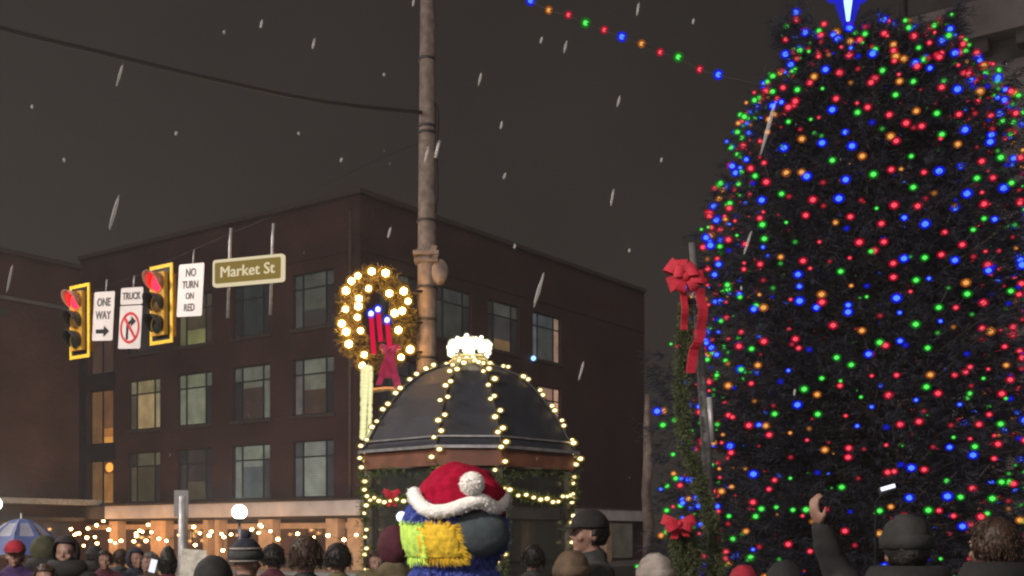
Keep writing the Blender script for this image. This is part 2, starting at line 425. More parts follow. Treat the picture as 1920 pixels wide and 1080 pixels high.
K = (34, 30, 33)
ROOF = 17.6
ZR = [(3.55, 6.30), (7.54, 10.28), (11.75, 14.4)]
corner = thing('brick_building', 'four storey dark red brick building on the street corner with pale shopfront cornice', 'building', C0)
Lt = on_left(150); Rt = on_right(1208)
tl = [3.1, 7.5, 11.9, 16.15]; ts_ = (18.95, 21.2)
holesL = [(t - 1.4, t + 1.4, a, b) for t in tl for (a, b) in ZR] + [(ts_[0], ts_[1], 3.5, 6.0), (ts_[0], ts_[1], 6.9, 10.0), (ts_[0], ts_[1], 10.9, 13.9)]
tr_ = [2.8, 7.0, 11.3, 15.5]
holesR = [(t - 1.45, t + 1.45, a, b) for t in tr_ for (a, b) in ZR]
g = G(); wall_with_holes(g, C0, uL, nL, Lt, 3.37, ROOF, holesL); g.build('wall', M_brick, corner, uv=(uL, (0, 0, 1)))
g = G(); wall_with_holes(g, C0, uR, nR, Rt, 3.37, ROOF, holesR); g.build('wall', M_brick, corner, uv=(uR, (0, 0, 1)))
g = G(); wall_with_holes(g, C0 + uR * Rt, uL, -nL, Lt, 0, ROOF, []); wall_with_holes(g, C0 + uL * Lt, uR, -nR, Rt, 0, ROOF, [])
g.build('rear_wall', M_brick, corner, uv=(uL, (0, 0, 1)))
g = G()
q = [C0, C0 + uR * Rt, C0 + uR * Rt + uL * Lt, C0 + uL * Lt]
g.add([p + Vector((0, 0, ROOF - .3)) for p in q], [(0, 1, 2, 3)]); g.build('roof', M_soffit, corner)
g = G(); bx(g, C0, uL, nL, -.18, Lt, -.3, .18, ROOF + .003, ROOF + .22); bx(g, C0, uR, nR, .0, Rt, -.3, .18, ROOF + .003, ROOF + .22)
g.build('parapet', M_sill, corner)
g = G(); bx(g, C0, uL, nL, .3, Lt, .003, .06, 15.0, 15.18); g.build('string_course', M_brick, corner, uv=(uL, (0, 0, 1)))
g = G(); bx(g, C0, uR, nR, .3, Rt, .003, .06, 15.0, 15.18); g.build('string_course', M_brick, corner, uv=(uR, (0, 0, 1)))
# back boards inside the walls keep the rooms dark
g = G(); bx(g, C0, uL, nL, .4, Lt - .3, -.8, -.7, .1, ROOF - .4); bx(g, C0, uR, nR, .9, Rt - .3, -.8, -.7, .1, ROOF - .4); g.build('inner_wall', M_soffit, corner)
gry, grn, wrm, dim = (100, 100, 88), (122, 124, 102), (158, 134, 92), (62, 54, 50)
WL = {(0, 1): [(78, 76, 72), (105, 106, 94), (84, 84, 78), (92, 88, 84), ((66, 48, 40), (102, 100, 88), .62), K],
      (1, 1): [(84, 86, 76), (96, 98, 86), (96, 98, 88), K, ((58, 44, 40), (92, 92, 80), .84), (104, 104, 94)],
      (2, 1): [(104, 108, 92), (112, 116, 92), (84, 92, 76), (108, 112, 96), grn, K],
      (3, 1): [(112, 104, 80), (132, 118, 84), (110, 104, 80), (70, 62, 50), wrm, (150, 136, 104)],
      (0, 0): [(62, 60, 62), (118, 120, 112), (66, 64, 66), (84, 82, 84), (132, 134, 122), (58, 56, 60)],
      (1, 0): [(108, 112, 102), (118, 122, 108), (114, 116, 108), (110, 114, 106), ((78, 84, 84), (112, 116, 106), .84), (56, 56, 54)],
      (2, 0): [K, (48, 40, 38), K, (44, 38, 36), ((72, 62, 46), (44, 36, 36), .5), K],
      (3, 0): [(44, 38, 34), (86, 80, 62), (92, 86, 66), (78, 70, 50), (66, 58, 42), K],
      (0, 2): [(58, 60, 56), (72, 74, 68), (60, 62, 60), (66, 68, 64), ((52, 48, 46), (76, 78, 70), .45), K],
      (1, 2): [K, (38, 42, 42), K, K, (38, 44, 44), K],
      (2, 2): [(70, 66, 56), (60, 56, 46), (66, 60, 52), (96, 90, 62), ((122, 122, 74), (72, 62, 46), .42), (56, 44, 38)],
      (3, 2): [K, (44, 36, 34), K, K, (40, 34, 34), K]}
for i, t in enumerate(tl):
    for j, (a, b) in enumerate(ZR): window(corner, C0, uL, nL, t - 1.4, t + 1.4, a, b, WL[(i, j)], flip=True)
D2 = [K, (40, 38, 40), K, K, (42, 42, 42), K]
WR = {(3, 2): [(76, 84, 88), (58, 64, 66), (140, 114, 98), (84, 92, 94), (60, 62, 60), (156, 122, 104)],
      (3, 1): [K, (150, 116, 98), (186, 142, 118), (60, 54, 54), (140, 108, 92), (206, 158, 132)],
      (2, 2): [K, (66, 66, 62), (60, 58, 56), K, ((110, 86, 58), (52, 50, 50), .32), K],
      (1, 2): [K, (52, 54, 54), (50, 52, 50), (48, 50, 50), (50, 52, 50), K],
      (0, 2): [K, (62, 66, 66), K, (48, 50, 50), (50, 52, 52), K]}
for i, t in enumerate(tr_):
    for j, (a, b) in enumerate(ZR): window(corner, C0, uR, nR, t - 1.45, t + 1.45, a, b, WR.get((i, j), D2))
# stairwell: tall two-light windows with a warm lamp inside
for (a, b, lc, rc) in ((3.5, 6.0, (110, 78, 48), None), (6.9, 10.0, (112, 78, 46), None), (10.9, 13.9, (74, 50, 42), (66, 46, 40))):
    t0, t1 = ts_; tm = (t0 + t1) / 2
    g = G(); bx(g, C0, uL, nL, t0, t1, -.22, -.12, b - .08, b); bx(g, C0, uL, nL, t0, t1, -.22, -.12, a, a + .08)
    bx(g, C0, uL, nL, t0, t0 + .08, -.22, -.12, a + .08, b - .08); bx(g, C0, uL, nL, t1 - .08, t1, -.22, -.12, a + .08, b - .08)
    w = g.build('stair_window', M_frame, corner)
    g = G(); bx(g, C0, uL, nL, tm - .06, tm + .06, -.21, -.13, a + .08, b - .08); g.build('mullion', M_frame, w)
    g = G(); bx(g, C0, uL, nL, tm + .06, t1 - .08, -.19, -.17, a + .08, b - .08); g.build('pane', pane_mat(lc), w)
    if rc is None:
        hi = a < 4
        z_a, z_b = (b - .75, b - .1) if hi else (a + .08, a + .7)
        g = G(); bx(g, C0, uL, nL, t0 + .08, tm - .06, -.19, -.17, a + .08, z_a if hi else a + .5); 
        if not hi:
            g = G(); bx(g, C0, uL, nL, t0 + .08, tm - .06, -.19, -.17, a + .9, b - .08); g.build('pane', pane_mat((112, 74, 44)), w)
            g = G(); bx(g, C0, uL, nL, t0 + .08, tm - .06, -.19, -.17, a + .42, a + .9); g.build('pane', pane_mat((176, 112, 52)), w)
            g = G(); bx(g, C0, uL, nL, t0 + .08, tm - .06, -.19, -.17, a + .08, a + .42); g.build('pane', pane_mat((244, 168, 76)), w)
        else:
            g.build('pane', pane_mat((158, 106, 52)), w)
            g = G(); bx(g, C0, uL, nL, t0 + .08, tm - .06, -.19, -.17, z_a, z_b)
            g.build('pane', pane_mat((100, 58, 30)), w)
            g = G(); g.ell(C0 + uL * (t0 + tm) / 2 + nL * (-.155) + Vector((0, 0, b - .42)), (.36, .04, .27), M=Matrix.Rotation(math.atan2(uL.y, uL.x), 3, 'Z'))
            g.build('stair_lamp', emis('stair_glow', (1, .42, .07), 1.25), w, True)
    else:
        g = G(); bx(g, C0, uL, nL, t0 + .08, tm - .06, -.19, -.17, a + .08, b - .08); g.build('pane', pane_mat(rc), w)
M_span = mat('dark_spandrel_and_gap', (.022, .021, .026), .5, scale=2)
for (z0, z1) in ((6.01, 6.89), (10.01, 10.89), (13.91, 14.7)):
    g = G(); bx(g, C0, uL, nL, ts_[0] - .25, 21.45, .003, .05, z0, z1); g.build('spandrel_panel', M_span, corner)
g = G(); bx(g, C0, uL, nL, 21.46, Lt - .02, .003, .08, 3.4, 16.4); g.build('gap_shade_panel', M_span, corner)  # dark sheet standing in for the shaded gap beside the wing
# drain pipe by the corner
g = G(); p = C0 + uL * .55 + nL * .09; g.tube([p + Vector((0, 0, 3.4)), p + Vector((0, 0, 16.9))], .07, 10); g.build('drain_pipe', mat('pipe_paint', (.11, .075, .06), .6), corner, True)
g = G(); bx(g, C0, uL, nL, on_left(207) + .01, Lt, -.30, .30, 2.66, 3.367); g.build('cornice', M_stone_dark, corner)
pw = C0 + uR * on_right(997) + nR * .12 + Vector((0, 0, 11.7))
g = G(); g.ell(pw, .14); g.build('wall_lamp', emis('blue_lamp', (.25, .5, 1), 2.5), corner, True)
# shopfront: cornice, soffit, piers, doors and glass
for (O, u, nn, L, lo) in ((C0, uL, nL, on_left(207), 2.66), (C0, uR, nR, Rt, 2.66)):
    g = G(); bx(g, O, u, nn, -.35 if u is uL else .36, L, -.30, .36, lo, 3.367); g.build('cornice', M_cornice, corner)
    g = G(); bx(g, O, u, nn, -.45 if u is uL else .46, L, -.20, .46, 3.37, 3.47); g.build('cornice_cap', M_sill, corner)
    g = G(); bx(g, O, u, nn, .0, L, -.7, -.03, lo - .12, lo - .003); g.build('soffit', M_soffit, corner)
pier_px = [(652, 686, M_cream), (612, 634, M_cream), (486, 512, M_cream), (404, 412, M_cream), (382, 391, M_cream), (284, 312, M_cream), (206, 222, M_cream)]
for (xa, xb, m) in pier_px:
    g = G(); bx(g, C0, uL, nL, on_left(xb), on_left(xa), -.5, .05, .0, 2.53); g.build('pier', m, corner)
edges = sorted([0.0] + [on_left(v) for p in pier_px for v in p[:2]] + [Lt])
for i in range(0, len(edges) - 1):
    a, b = edges[i], edges[i + 1]
    if b - a < .4 or any(abs(on_left(p[1]) - a) < .01 for p in pier_px): continue
    g = G(); bx(g, C0, uL, nL, a + .02, b - .02, -.55, -.45, 2.06, 2.34); g.build('lintel', M_cream, corner)
    g = G(); bx(g, C0, uL, nL, a + .02, b - .02, -.55, -.40, .12, .55); g.build('stall_riser', M_wood, corner)
    nP = max(1, int((b - a) / 1.5)); st = (b - a) / nP
    for k in range(nP):
        g = G(); bx(g, C0, uL, nL, a + k * st + .05, a + (k + 1) * st - .05, -.52, -.49, .56, 2.05); g.build('shop_window', pane_mat([(70, 42, 30), (92, 56, 40), (56, 36, 32)][k % 3]), corner)
for k in range(6):
    a = 1.0 + k * 4.2
    g = G(); bx(g, C0, uR, nR, a, a + .6, -.5, .05, 0, 2.53); g.build('pier', M_cream, corner)
    g = G(); bx(g, C0, uR, nR, a + .65, a + 4.15, -.52, -.49, .3, 2.5); g.build('shop_window', pane_mat((62, 58, 50)), corner)

# the wing that closes the view beyond the stairwell
E0 = C0 + uL * (Lt + .02)
Lw = 16
wing = thing('brick_building', 'orange red brick building with nearly blank side wall beyond the red traffic light', 'building', E0)
dW = -uR; nW = nR
hw = [(s - 1.3, s + 1.3, a, b) for s in (6.6, 11.0) for (a, b) in ((4.0, 6.4), (7.6, 10.1), (11.2, 13.6))]
g = G(); wall_with_holes(g, E0, dW, nW, Lw, 0, 17.1, hw); g.build('wall', M_brick2, wing, uv=(dW, (0, 0, 1)))
g = G(); wall_with_holes(g, E0 + dW * Lw, uL, nL, 12, 0, 17.1, []); g.build('wall', M_brick2, wing, uv=(uL, (0, 0, 1)))
q = [E0, E0 + dW * Lw, E0 + dW * Lw + uL * 12, E0 + uL * 12]
g = G(); g.add([p + Vector((0, 0, 16.8)) for p in q], [(0, 1, 2, 3)]); g.build('roof', M_soffit, wing)
g = G(); bx(g, E0, dW, nW, .02, Lw, -.3, .22, 17.103, 17.35); g.build('parapet', M_sill, wing)
g = G(); bx(g, E0, dW, nW, .02, Lw, .003, .1, 14.6, 14.8); g.build('string_course', M_stone, wing)
for (z0, z1, tmax) in ((13.75, 14.05, 5.2),):
    g = G(); bx(g, E0, dW, nW, 4.4, Lw, .003, .12, z0, z1); g.build('string_course', M_stone_dark, wing)
for (a, b, c, d) in hw: window(wing, E0, dW, nW, a, b, c, d, [K, (70, 70, 58), (84, 82, 66), K, (92, 90, 70), (76, 72, 58)])
g = G(); bx(g, E0, dW, nW, -.4, Lw, .02, 1.9, 3.44, 3.74); g.build('canopy', mat('canopy_metal', (.45, .47, .46), .4, metal=.3), wing)
g = G(); bx(g, E0, dW, nW, .5, Lw, .02, 1.2, 2.55, 2.75); g.build('sign_band', M_stone_dark, wing)
for k in range(5):
    a = .6 + k * 3
    g = G(); bx(g, E0, dW, nW, a, a + 2.6, .01, .05, .5, 2.5); g.build('shop_window', pane_mat([(52, 44, 40), (80, 60, 44), (58, 48, 40)][k % 3]), wing)

# stone building behind the tree
S0 = Vector(((1840 - 960) / F * 35, 35, 0)) + uL * 2.6
stone = thing('stone_building', 'grey stone building with deep projecting cornice beyond the top of the tree', 'building', S0)
sd = -uL; SL = 22
hs = [(a, a + 1.6, z, z + 2.7) for a in (1.6, 5.2, 8.8, 12.4) for z in (4, 8.2, 12.2)]
g = G(); wall_with_holes(g, S0, sd, nL, SL, 0, 16.1, hs); g.build('wall', M_stone, stone)
g = G(); wall_with_holes(g, S0, uR, -nR, 14, 0, 19.5, []); g.build('wall', M_stone, stone)
for h in hs:
    g = G(); bx(g, S0, sd, nL, h[0], h[1], -.22, -.18, h[2], h[3]); w = g.build('window', M_frame, stone)
    for k in range(2):
        g = G(); bx(g, S0, sd, nL, h[0] + .08 + k * .75, h[0] + .77 + k * .75, -.178, -.16, h[2] + .08, h[3] - .08); g.build('pane', pane_mat((40, 38, 40)), w)
g = G(); bx(g, S0, sd, nL, 0, SL, -.6, -.05, 16.103, 16.75); g.build('frieze', M_stone_dark, stone)
g = G(); bx(g, S0, sd, nL, -.7, SL, -.6, .7, 16.753, 17.85); g.build('cornice', M_stone, stone)
for k in range(18):
    g = G(); bx(g, S0, sd, nL, .1 + k * 1.2, .5 + k * 1.2, -.04, .5, 16.35, 16.75); g.build('modillion', M_stone_dark, stone)
g = G(); bx(g, S0, sd, nL, .2, SL, -1.2, -.6, 17.853, 20.5); g.build('attic', M_stone_dark, stone)

# ------------------------------------------------------------------ cables, span wire, utility pole
PX, PD = 800, 20.5
base = at(PX, 0, PD); base.z = 0
pole = thing('utility_pole', 'tall weathered pole carrying the lit wreath, straps and a street lamp', 'pole', base)
g = G(); g.tube([base, base + Vector((.0, 0, 5)), base + Vector((.02, 0, 12.2))], [.21, .18, .125], 16); g.build('shaft', M_pole, pole, True)
def pz(y): return H + (YH - y) / F * PD
for y in (112, 238, 250, 415, 478, 540, 600, 672):
    z = pz(y); r = .185 - .0072 * (z - 4)
    g = G(); g.lathe([(r + .004, z - .025), (r + .02, z - .022), (r + .02, z + .022), (r + .004, z + .025)], 16, base); g.build('strap', M_iron, pole, True)
g = G()
for (dx, y, s) in ((-.13, 476, .09), (.14, 470, .10), (-.15, 492, .08), (.16, 486, .1)):
    g.box(base + Vector((dx, -.12, pz(y))), (s, .14, s * 1.1), Matrix.Rotation(.4, 3, 'Y'))
g.box(base + Vector((0, -.02, pz(478))), (.46, .40, .07)); g.box(base + Vector((0, -.02, pz(492))), (.42, .38, .05))
g.build('clamp', M_pole, pole)
g = G(); g.lathe([(.0, -.07), (.17, -.065), (.2, 0), (.17, .065), (0, .07)], 20, base + Vector((.24, -.08, pz(512))), M=Matrix.Rotation(PI / 2, 3, 'X') @ Matrix.Diagonal((.8, 1.2, 1)))
g.build('meter_box', M_pole, pole, True)
g = G(); g.tube([base + Vector((.2, 0, pz(y))) + Vector((o, -.05, 0)) for y, o in ((196, -.05), (215, .0), (300, -.03), (360, -.01), (400, -.05))], .03, 8); g.build('cable_loop', M_cable, pole, True)
g = G(); g.tube([base + Vector((.17, -.12, pz(300))), base + Vector((.22, -.1, pz(275))), base + Vector((.25, -.1, pz(268)))], .035, 8); g.build('hook', M_steel, pole, True)
# street lamp arm and head at the top
g = G(); lp = base + Vector((.0, -.2, pz(4)))
g.tube([base + Vector((.02, -.12, pz(-24))), base + Vector((.3, -.25, pz(-30))), base + Vector((.42, -.3, pz(-18)))], .035, 8); g.build('lamp_arm', M_steel, pole, True)
g = G(); g.ell(base + Vector((.40, -.3, pz(-8))), (.30, .17, .10)); hd = g.build('lamp_head', M_steel, pole, True)
g = G(); g.ell(base + Vector((.40, -.3, pz(-1))), (.23, .13, .085)); g.build('lamp_lens', emis('lamp_lens_violet', (.20, .17, .28), .9), hd, True)

def cable(name, pts, r, label, cat='cable', m=M_cable, seg=10):
    P = [Vector(p) for p in pts]; Q = []
    for i in range(len(P) - 1):
        a, b, c, d = P[max(i - 1, 0)], P[i], P[i + 1], P[min(i + 2, len(P) - 1)]
        for k in range(seg):
            t = k / seg
            Q.append(.5 * ((2 * b) + (c - a) * t + (2 * a - 5 * b + 4 * c - d) * t * t + (3 * b - a - 3 * c + d) * t ** 3))
    Q.append(P[-1]); g = G(); g.tube(Q, r, 6); o = g.build(name, m, None, True)
    if label: tag(o, label, cat)
    return o
cable('power_cable', [at(-260, -30, 14.5), at(0, 52, 16), at(200, 101, 17.2), at(400, 149, 18.3), at(600, 190, 19.4), at(790, 211, 20.4)], .034, 'thick black cable sagging across the night sky to the weathered pole')

# the line the signals and signs hang on
A0 = at(302, 571, 19.2); A0.z = 0
def along(x):
    a = (x - 960) / F; return (A0.x - a * A0.y) / (-uL.x + a * uL.y)
def span(x): return A0 + uL * along(x)
def spz(x, y): 
    p = span(x); return H + (YH - y) / F * p.y
def wire_y(x): return 400 - (x - 518) * .44 if x > 200 else 540 - (x - 200) * .30
wp = [span(x) + Vector((0, 0, spz(x, wire_y(x)))) for x in (-120, 20, 150, 250, 302, 362, 430, 518)] + [at(660, 322, 18.6), at(798, 262, PD - .2)]
cable('span_wire', wp, .0032, 'thin steel span wire holding the traffic lights and hanging signs', 'wire', M_iron)

def signal(cx, cy, label):
    p = span(cx); s = 1.0
    z0 = H + (YH - cy) / F * p.y
    org = p + Vector((0, 0, z0))
    t = thing('traffic_light', label, 'traffic light', org, 0, 'traffic lights on the span wire')
    M = frame_matrix(org, -uL, nL)          # local x: image right, -y: towards its traffic, z up
    T = lambda v: M @ Vector(v)
    R3 = M.to_3x3()
    hw_, hh = .30, .665
    def fr(name, a, b, y0, y1, m):
        g = G()
        for (c, sz) in (((0, 0, a[1] - (a[1] - b[1]) / 2), (2 * a[0], y1, a[1] - b[1])), ((0, 0, -a[1] + (a[1] - b[1]) / 2), (2 * a[0], y1, a[1] - b[1])),
                        ((-(a[0] + b[0]) / 2, 0, 0), (a[0] - b[0], y1, 2 * b[1])), (((a[0] + b[0]) / 2, 0, 0), (a[0] - b[0], y1, 2 * b[1]))):
            g.box(T((c[0], y0, c[2])), sz, R3)
        return g.build(name, m, t)
    fr('backplate', (hw_ - .062, hh - .062), (.175, .53), .0, .012, M_black)
    fr('backplate_border', (hw_, hh), (hw_ - .06, hh - .06), -.004, .02, M_border)
    for k, zc in enumerate((.355, 0, -.355)):
        g = G(); g.box(T((0, .04, zc)), (.345, .24, .350), R3); h = g.build('housing', M_yellow, t)
        g = G(); g.lathe([(.150, 0), (.158, -.012), (.165, 0), (.158, .012)], 20, T((0, -.088, zc)), M=R3 @ Matrix.Rotation(PI / 2, 3, 'X'), close=True); g.build('door_ring', M_yellow, h, True)
        g = G(); g.ell(T((0, -.08, zc)), (.150, .04, .150), M=R3)
        lm = emis('red_lens', (1, .012, .034), 5, 'AUTO') if k == 0 else mat('amber_lens' if k == 1 else 'green_lens', (.10, .055, .012) if k == 1 else (.010, .016, .013), .35)
        g.build('lens', lm, h, True)
        # cutaway visor: a tunnel whose sides slope back towards the bottom
        g = G(); n = 18; vs = []; fs = []
        for i in range(n + 1):
            th = R(-40) + (PI + R(80)) * i / n
            L = .04 + .20 * max(0, math.sin((th + R(40)) / (PI + R(80)) * PI)) ** .8
            for (rr, yy) in ((.168, -.085), (.168, -.085 - L), (.162, -.085 - L), (.162, -.085)):
                vs.append(T((rr * math.cos(th), yy, zc + rr * math.sin(th))))
        for i in range(n):
            for j in range(4): fs.append((i * 4 + j, i * 4 + (j + 1) % 4, (i + 1) * 4 + (j + 1) % 4, (i + 1) * 4 + j))
        fs += [(0, 1, 2, 3), (n * 4 + 3, n * 4 + 2, n * 4 + 1, n * 4)]
        g.add(vs, fs); g.build('visor', mat('red_lit_visor', (.45, .22, .16), .5) if k == 0 else M_iron, h, True)  # red lens glow put into the colour of the top visor
    g = G(); g.tube([T((0, .04, .53)), T((0, .04, .53 + max(.1, spz(cx, wire_y(cx)) - z0 - .53)))], .022, 8); g.build('hanger', M_steel, t, True)
    return t
signal(150, 603, 'red lit traffic light by the one way sign, farther along the wire')
signal(303, 571, 'red lit traffic light hanging between the truck sign and the no turn sign')

def hang_sign(name, label, cx, cy, w, h, roll, u=None, nn=None, content=(), rods=1, group='signs on the span wire', face=M_white, rim=None, dz=0.0):
    p = span(cx); z0 = H + (YH - cy) / F * p.y; org = p + Vector((0, 0, z0))
    t = thing(name, label, 'sign', org, 0, group)
    M = frame_matrix(org, -(u or uL), nn or nL) @ Matrix.Rotation(R(roll), 4, 'Y')
    return t, M
def rounded(w, h, r, y0, y1, M, k=5):
    P = []
    for (cx, cz, a0) in ((w / 2 - r, h / 2 - r, 0), (-w / 2 + r, h / 2 - r, 90), (-w / 2 + r, -h / 2 + r, 180), (w / 2 - r, -h / 2 + r, 270)):
        for i in range(k + 1):
            a = R(a0 + 90 * i / k); P.append((cx + r * math.cos(a), cz + r * math.sin(a)))
    n = len(P); vs = [M @ Vector((x, y0, z)) for x, z in P] + [M @ Vector((x, y1, z)) for x, z in P]
    return vs, [tuple(range(n)), tuple(range(2 * n - 1, n - 1, -1))] + [(i, n + i, n + (i + 1) % n, (i + 1) % n) for i in range(n)]
def plate(w, h, M, m, name, parent, y=0, th=.006, r=.03, cx=0, cz=0):
    g = G(); vs, fs = rounded(w, h, r, y - th / 2, y + th / 2, M @ Matrix.Translation((cx, 0, cz))); g.add(vs, fs)
    return g.build(name, m, parent)
def letters(txt, size, M, x, z, y, m, parent, sx=1.0, bold=0.0):
    me = text_mesh(txt, size, .003, bold)
    L = M @ Matrix.Translation((x, y, z)) @ Matrix.Rotation(PI / 2, 4, 'X') @ Matrix.Diagonal((sx, 1, 1, 1))
    me.transform(MW[parent.name].inverted() @ L); me.materials.clear(); me.materials.append(m)
    o = bpy.data.objects.new('lettering', me); COL.objects.link(o); o.parent = parent
    return o
def poly(pts, M, y, m, name, parent, th=.006):
    n = len(pts); g = G()
    vs = [M @ Vector((x, y - th / 2, z)) for x, z in pts] + [M @ Vector((x, y + th / 2, z)) for x, z in pts]
    g.add(vs, [tuple(range(n)), tuple(range(2 * n - 1, n - 1, -1))] + [(i, n + i, n + (i + 1) % n, (i + 1) % n) for i in range(n)])
    return g.build(name, m, parent)
def hanger(t, M, cx, h, xs=(0,), up=.3):
    for x in xs:
        g = G(); a = M @ Vector((x, .02, h / 2 - .05)); b = M @ Vector((x + .02, .02, h / 2 + up)); g.tube([a, b], .013, 8); g.build('hanger', M_steel, t, True)

t, M = hang_sign('one_way_sign', 'white one way sign with black arrow hanging beside the farther traffic light', 194, 593, .60, .86, 5)
plate(.60, .86, M, M_white, 'sign_face', t); hanger(t, M, 194, .86, up=.22)
letters('ONE', .20, M, 0, .24, -.008, M_letter, t, .95, .004); letters('WAY', .20, M, 0, .01, -.008, M_letter, t, .95, .004)
poly([(-.19, -.30), (.04, -.30), (.04, -.36), (.20, -.265), (.04, -.17), (.04, -.23), (-.19, -.23)], M, -.008, M_black, 'arrow', t)

t, M = hang_sign('truck_sign', 'white truck plate above a red circle no turn symbol sign', 245, 596, .62, 1.06, 5)
plate(.62, .29, M, M_white, 'truck_plate', t, cz=.375); hanger(t, M, 245, 1.06, up=.2)
letters('TRUCK', .17, M, 0, .37, -.008, M_letter, t, .9, .004)
plate(.62, .74, M, M_white, 'sign_face', t, cz=-.16)
g = G(); g.lathe([(.225, -.003), (.27, -.003), (.27, .003), (.225, .003)], 36, M @ Vector((0, -.009, -.17)), M=M.to_3x3() @ Matrix.Rotation(PI / 2, 3, 'X'), close=True); g.build('red_ring', M_red, t)
poly([(-.10, -.37), (-.04, -.37), (-.04, -.14), (.03, -.09), (.03, -.15), (.16, -.06), (.03, .03), (.03, -.03), (-.10, -.10)], M, -.008, M_black, 'turn_arrow', t)
poly([(-.19, -.005), (-.145, .03), (.185, -.335), (.15, -.36)], M, -.014, M_red, 'slash', t)

t, M = hang_sign('no_turn_sign', 'white no turn on red sign hanging beside the brown street name sign', 357, 544, .64, .86, 4.5)
plate(.64, .86, M, mat('sign_white_bright', (.82, .76, .75), .4, scale=4, var=.05), 'sign_face', t); hanger(t, M, 357, .86, up=.24)
for s, z, k in (('NO', .28, .19), ('TURN', .085, .17), ('ON', -.10, .15), ('RED', -.29, .17)): letters(s, k, M, 0, z, -.008, M_letter, t, .9, .003)

uM = Vector((-.925, .38, 0)); nM = Vector((-.38, -.925, 0))
t, M = hang_sign('street_name_sign', 'lit brown Market St street name sign with white border on two rods', 466, 508, 1.33, .43, .6, uM, nM)
E_panel = emis('backlit_brown_panel', lin((132, 112, 58)), 1.0); E_white = emis('backlit_white', lin((222, 206, 170)), 1.0)
plate(1.33, .43, M, E_white, 'sign_border', t, 0, .05, .05); plate(1.23, .33, M, E_panel, 'sign_face', t, -.03, .012, .03)
for q in (-1, 0, 1): letters('Market St', .245, M, .0055 * q, .0022 * q, -.042 - .0012 * q, E_white, t, 1.06, 0.0)
for x in (-.40, .40):
    g = G(); g.tube([M @ Vector((x - .03, .06, -.70)), M @ Vector((x, .06, .5)), M @ Vector((x + .02, .06, .72))], .024, 8); g.build('rod', M_steel, t, True)

# ------------------------------------------------------------------ foliage helpers
rng = np.random.default_rng(7)
def sprays(centres, dirs, L, wid, seed=1, droop=.25, k=9):
    """needle sprays: at each centre, k thin needles fanned round the direction"""
    r = np.random.default_rng(seed); n = len(centres); V = []; Fc = []
    C = np.asarray(centres); Dn = np.asarray(dirs); Dn = Dn / np.linalg.norm(Dn, axis=1, keepdims=True)
    Ls = np.asarray(L) if np.ndim(L) else np.full(n, L)
    P0 = []
    for q in range(k):
        jit = r.normal(size=(n, 3)) * .55
        d = Dn + jit; d[:, 2] -= droop; d /= np.linalg.norm(d, axis=1, keepdims=True)
        s = np.cross(d, r.normal(size=(n, 3))); s /= (np.linalg.norm(s, axis=1, keepdims=True) + 1e-9)
        ln = Ls[:, None] * r.uniform(.55, 1.1, (n, 1)); off = Dn * (Ls[:, None] * r.uniform(-.2, .5, (n, 1)))
        b = C + off; w = wid * r.uniform(.7, 1.3, (n, 1))
        P0.append(np.stack([b, b + d * ln * .4 + s * w, b + d * ln, b + d * ln * .4 - s * w], 1))
    P = np.concatenate(P0, 0)
    return P.reshape(-1, 3), len(P)
def foliage(name, V, nf, m, parent, kind='stuff'):
    Mi = np.array(MW[parent.name].inverted()); V = V @ Mi[:3, :3].T + Mi[:3, 3]
    me = bpy.data.meshes.new(name)
    me.vertices.add(nf * 4); me.loops.add(nf * 4); me.polygons.add(nf)
    me.vertices.foreach_set('co', np.ascontiguousarray(V, dtype=np.float32).ravel())
    me.loops.foreach_set('vertex_index', np.arange(nf * 4, dtype=np.int32))
    me.polygons.foreach_set('loop_start', np.arange(0, nf * 4, 4, dtype=np.int32))
    me.materials.append(m); me.update(calc_edges=True); me.validate()
    o = bpy.data.objects.new(name, me); COL.objects.link(o); o.parent = parent; MW[o.name] = MW[parent.name].copy(); o['kind'] = kind
    return o
def garland_geo(path, rad, n, L, wid, seed):
    r = np.random.default_rng(seed); P = np.array([tuple(p) for p in path]); seg = np.linalg.norm(np.diff(P, axis=0), axis=1); cum = np.r_[0, np.cumsum(seg)]
    t = r.uniform(0, cum[-1], n); C = np.stack([np.interp(t, cum, P[:, i]) for i in range(3)], 1)
    d = r.normal(size=(n, 3)); d /= np.linalg.norm(d, axis=1, keepdims=True)
    return sprays(C + d * rad * r.uniform(.2, 1, (n, 1)), d, L, wid, seed, .1, 6)

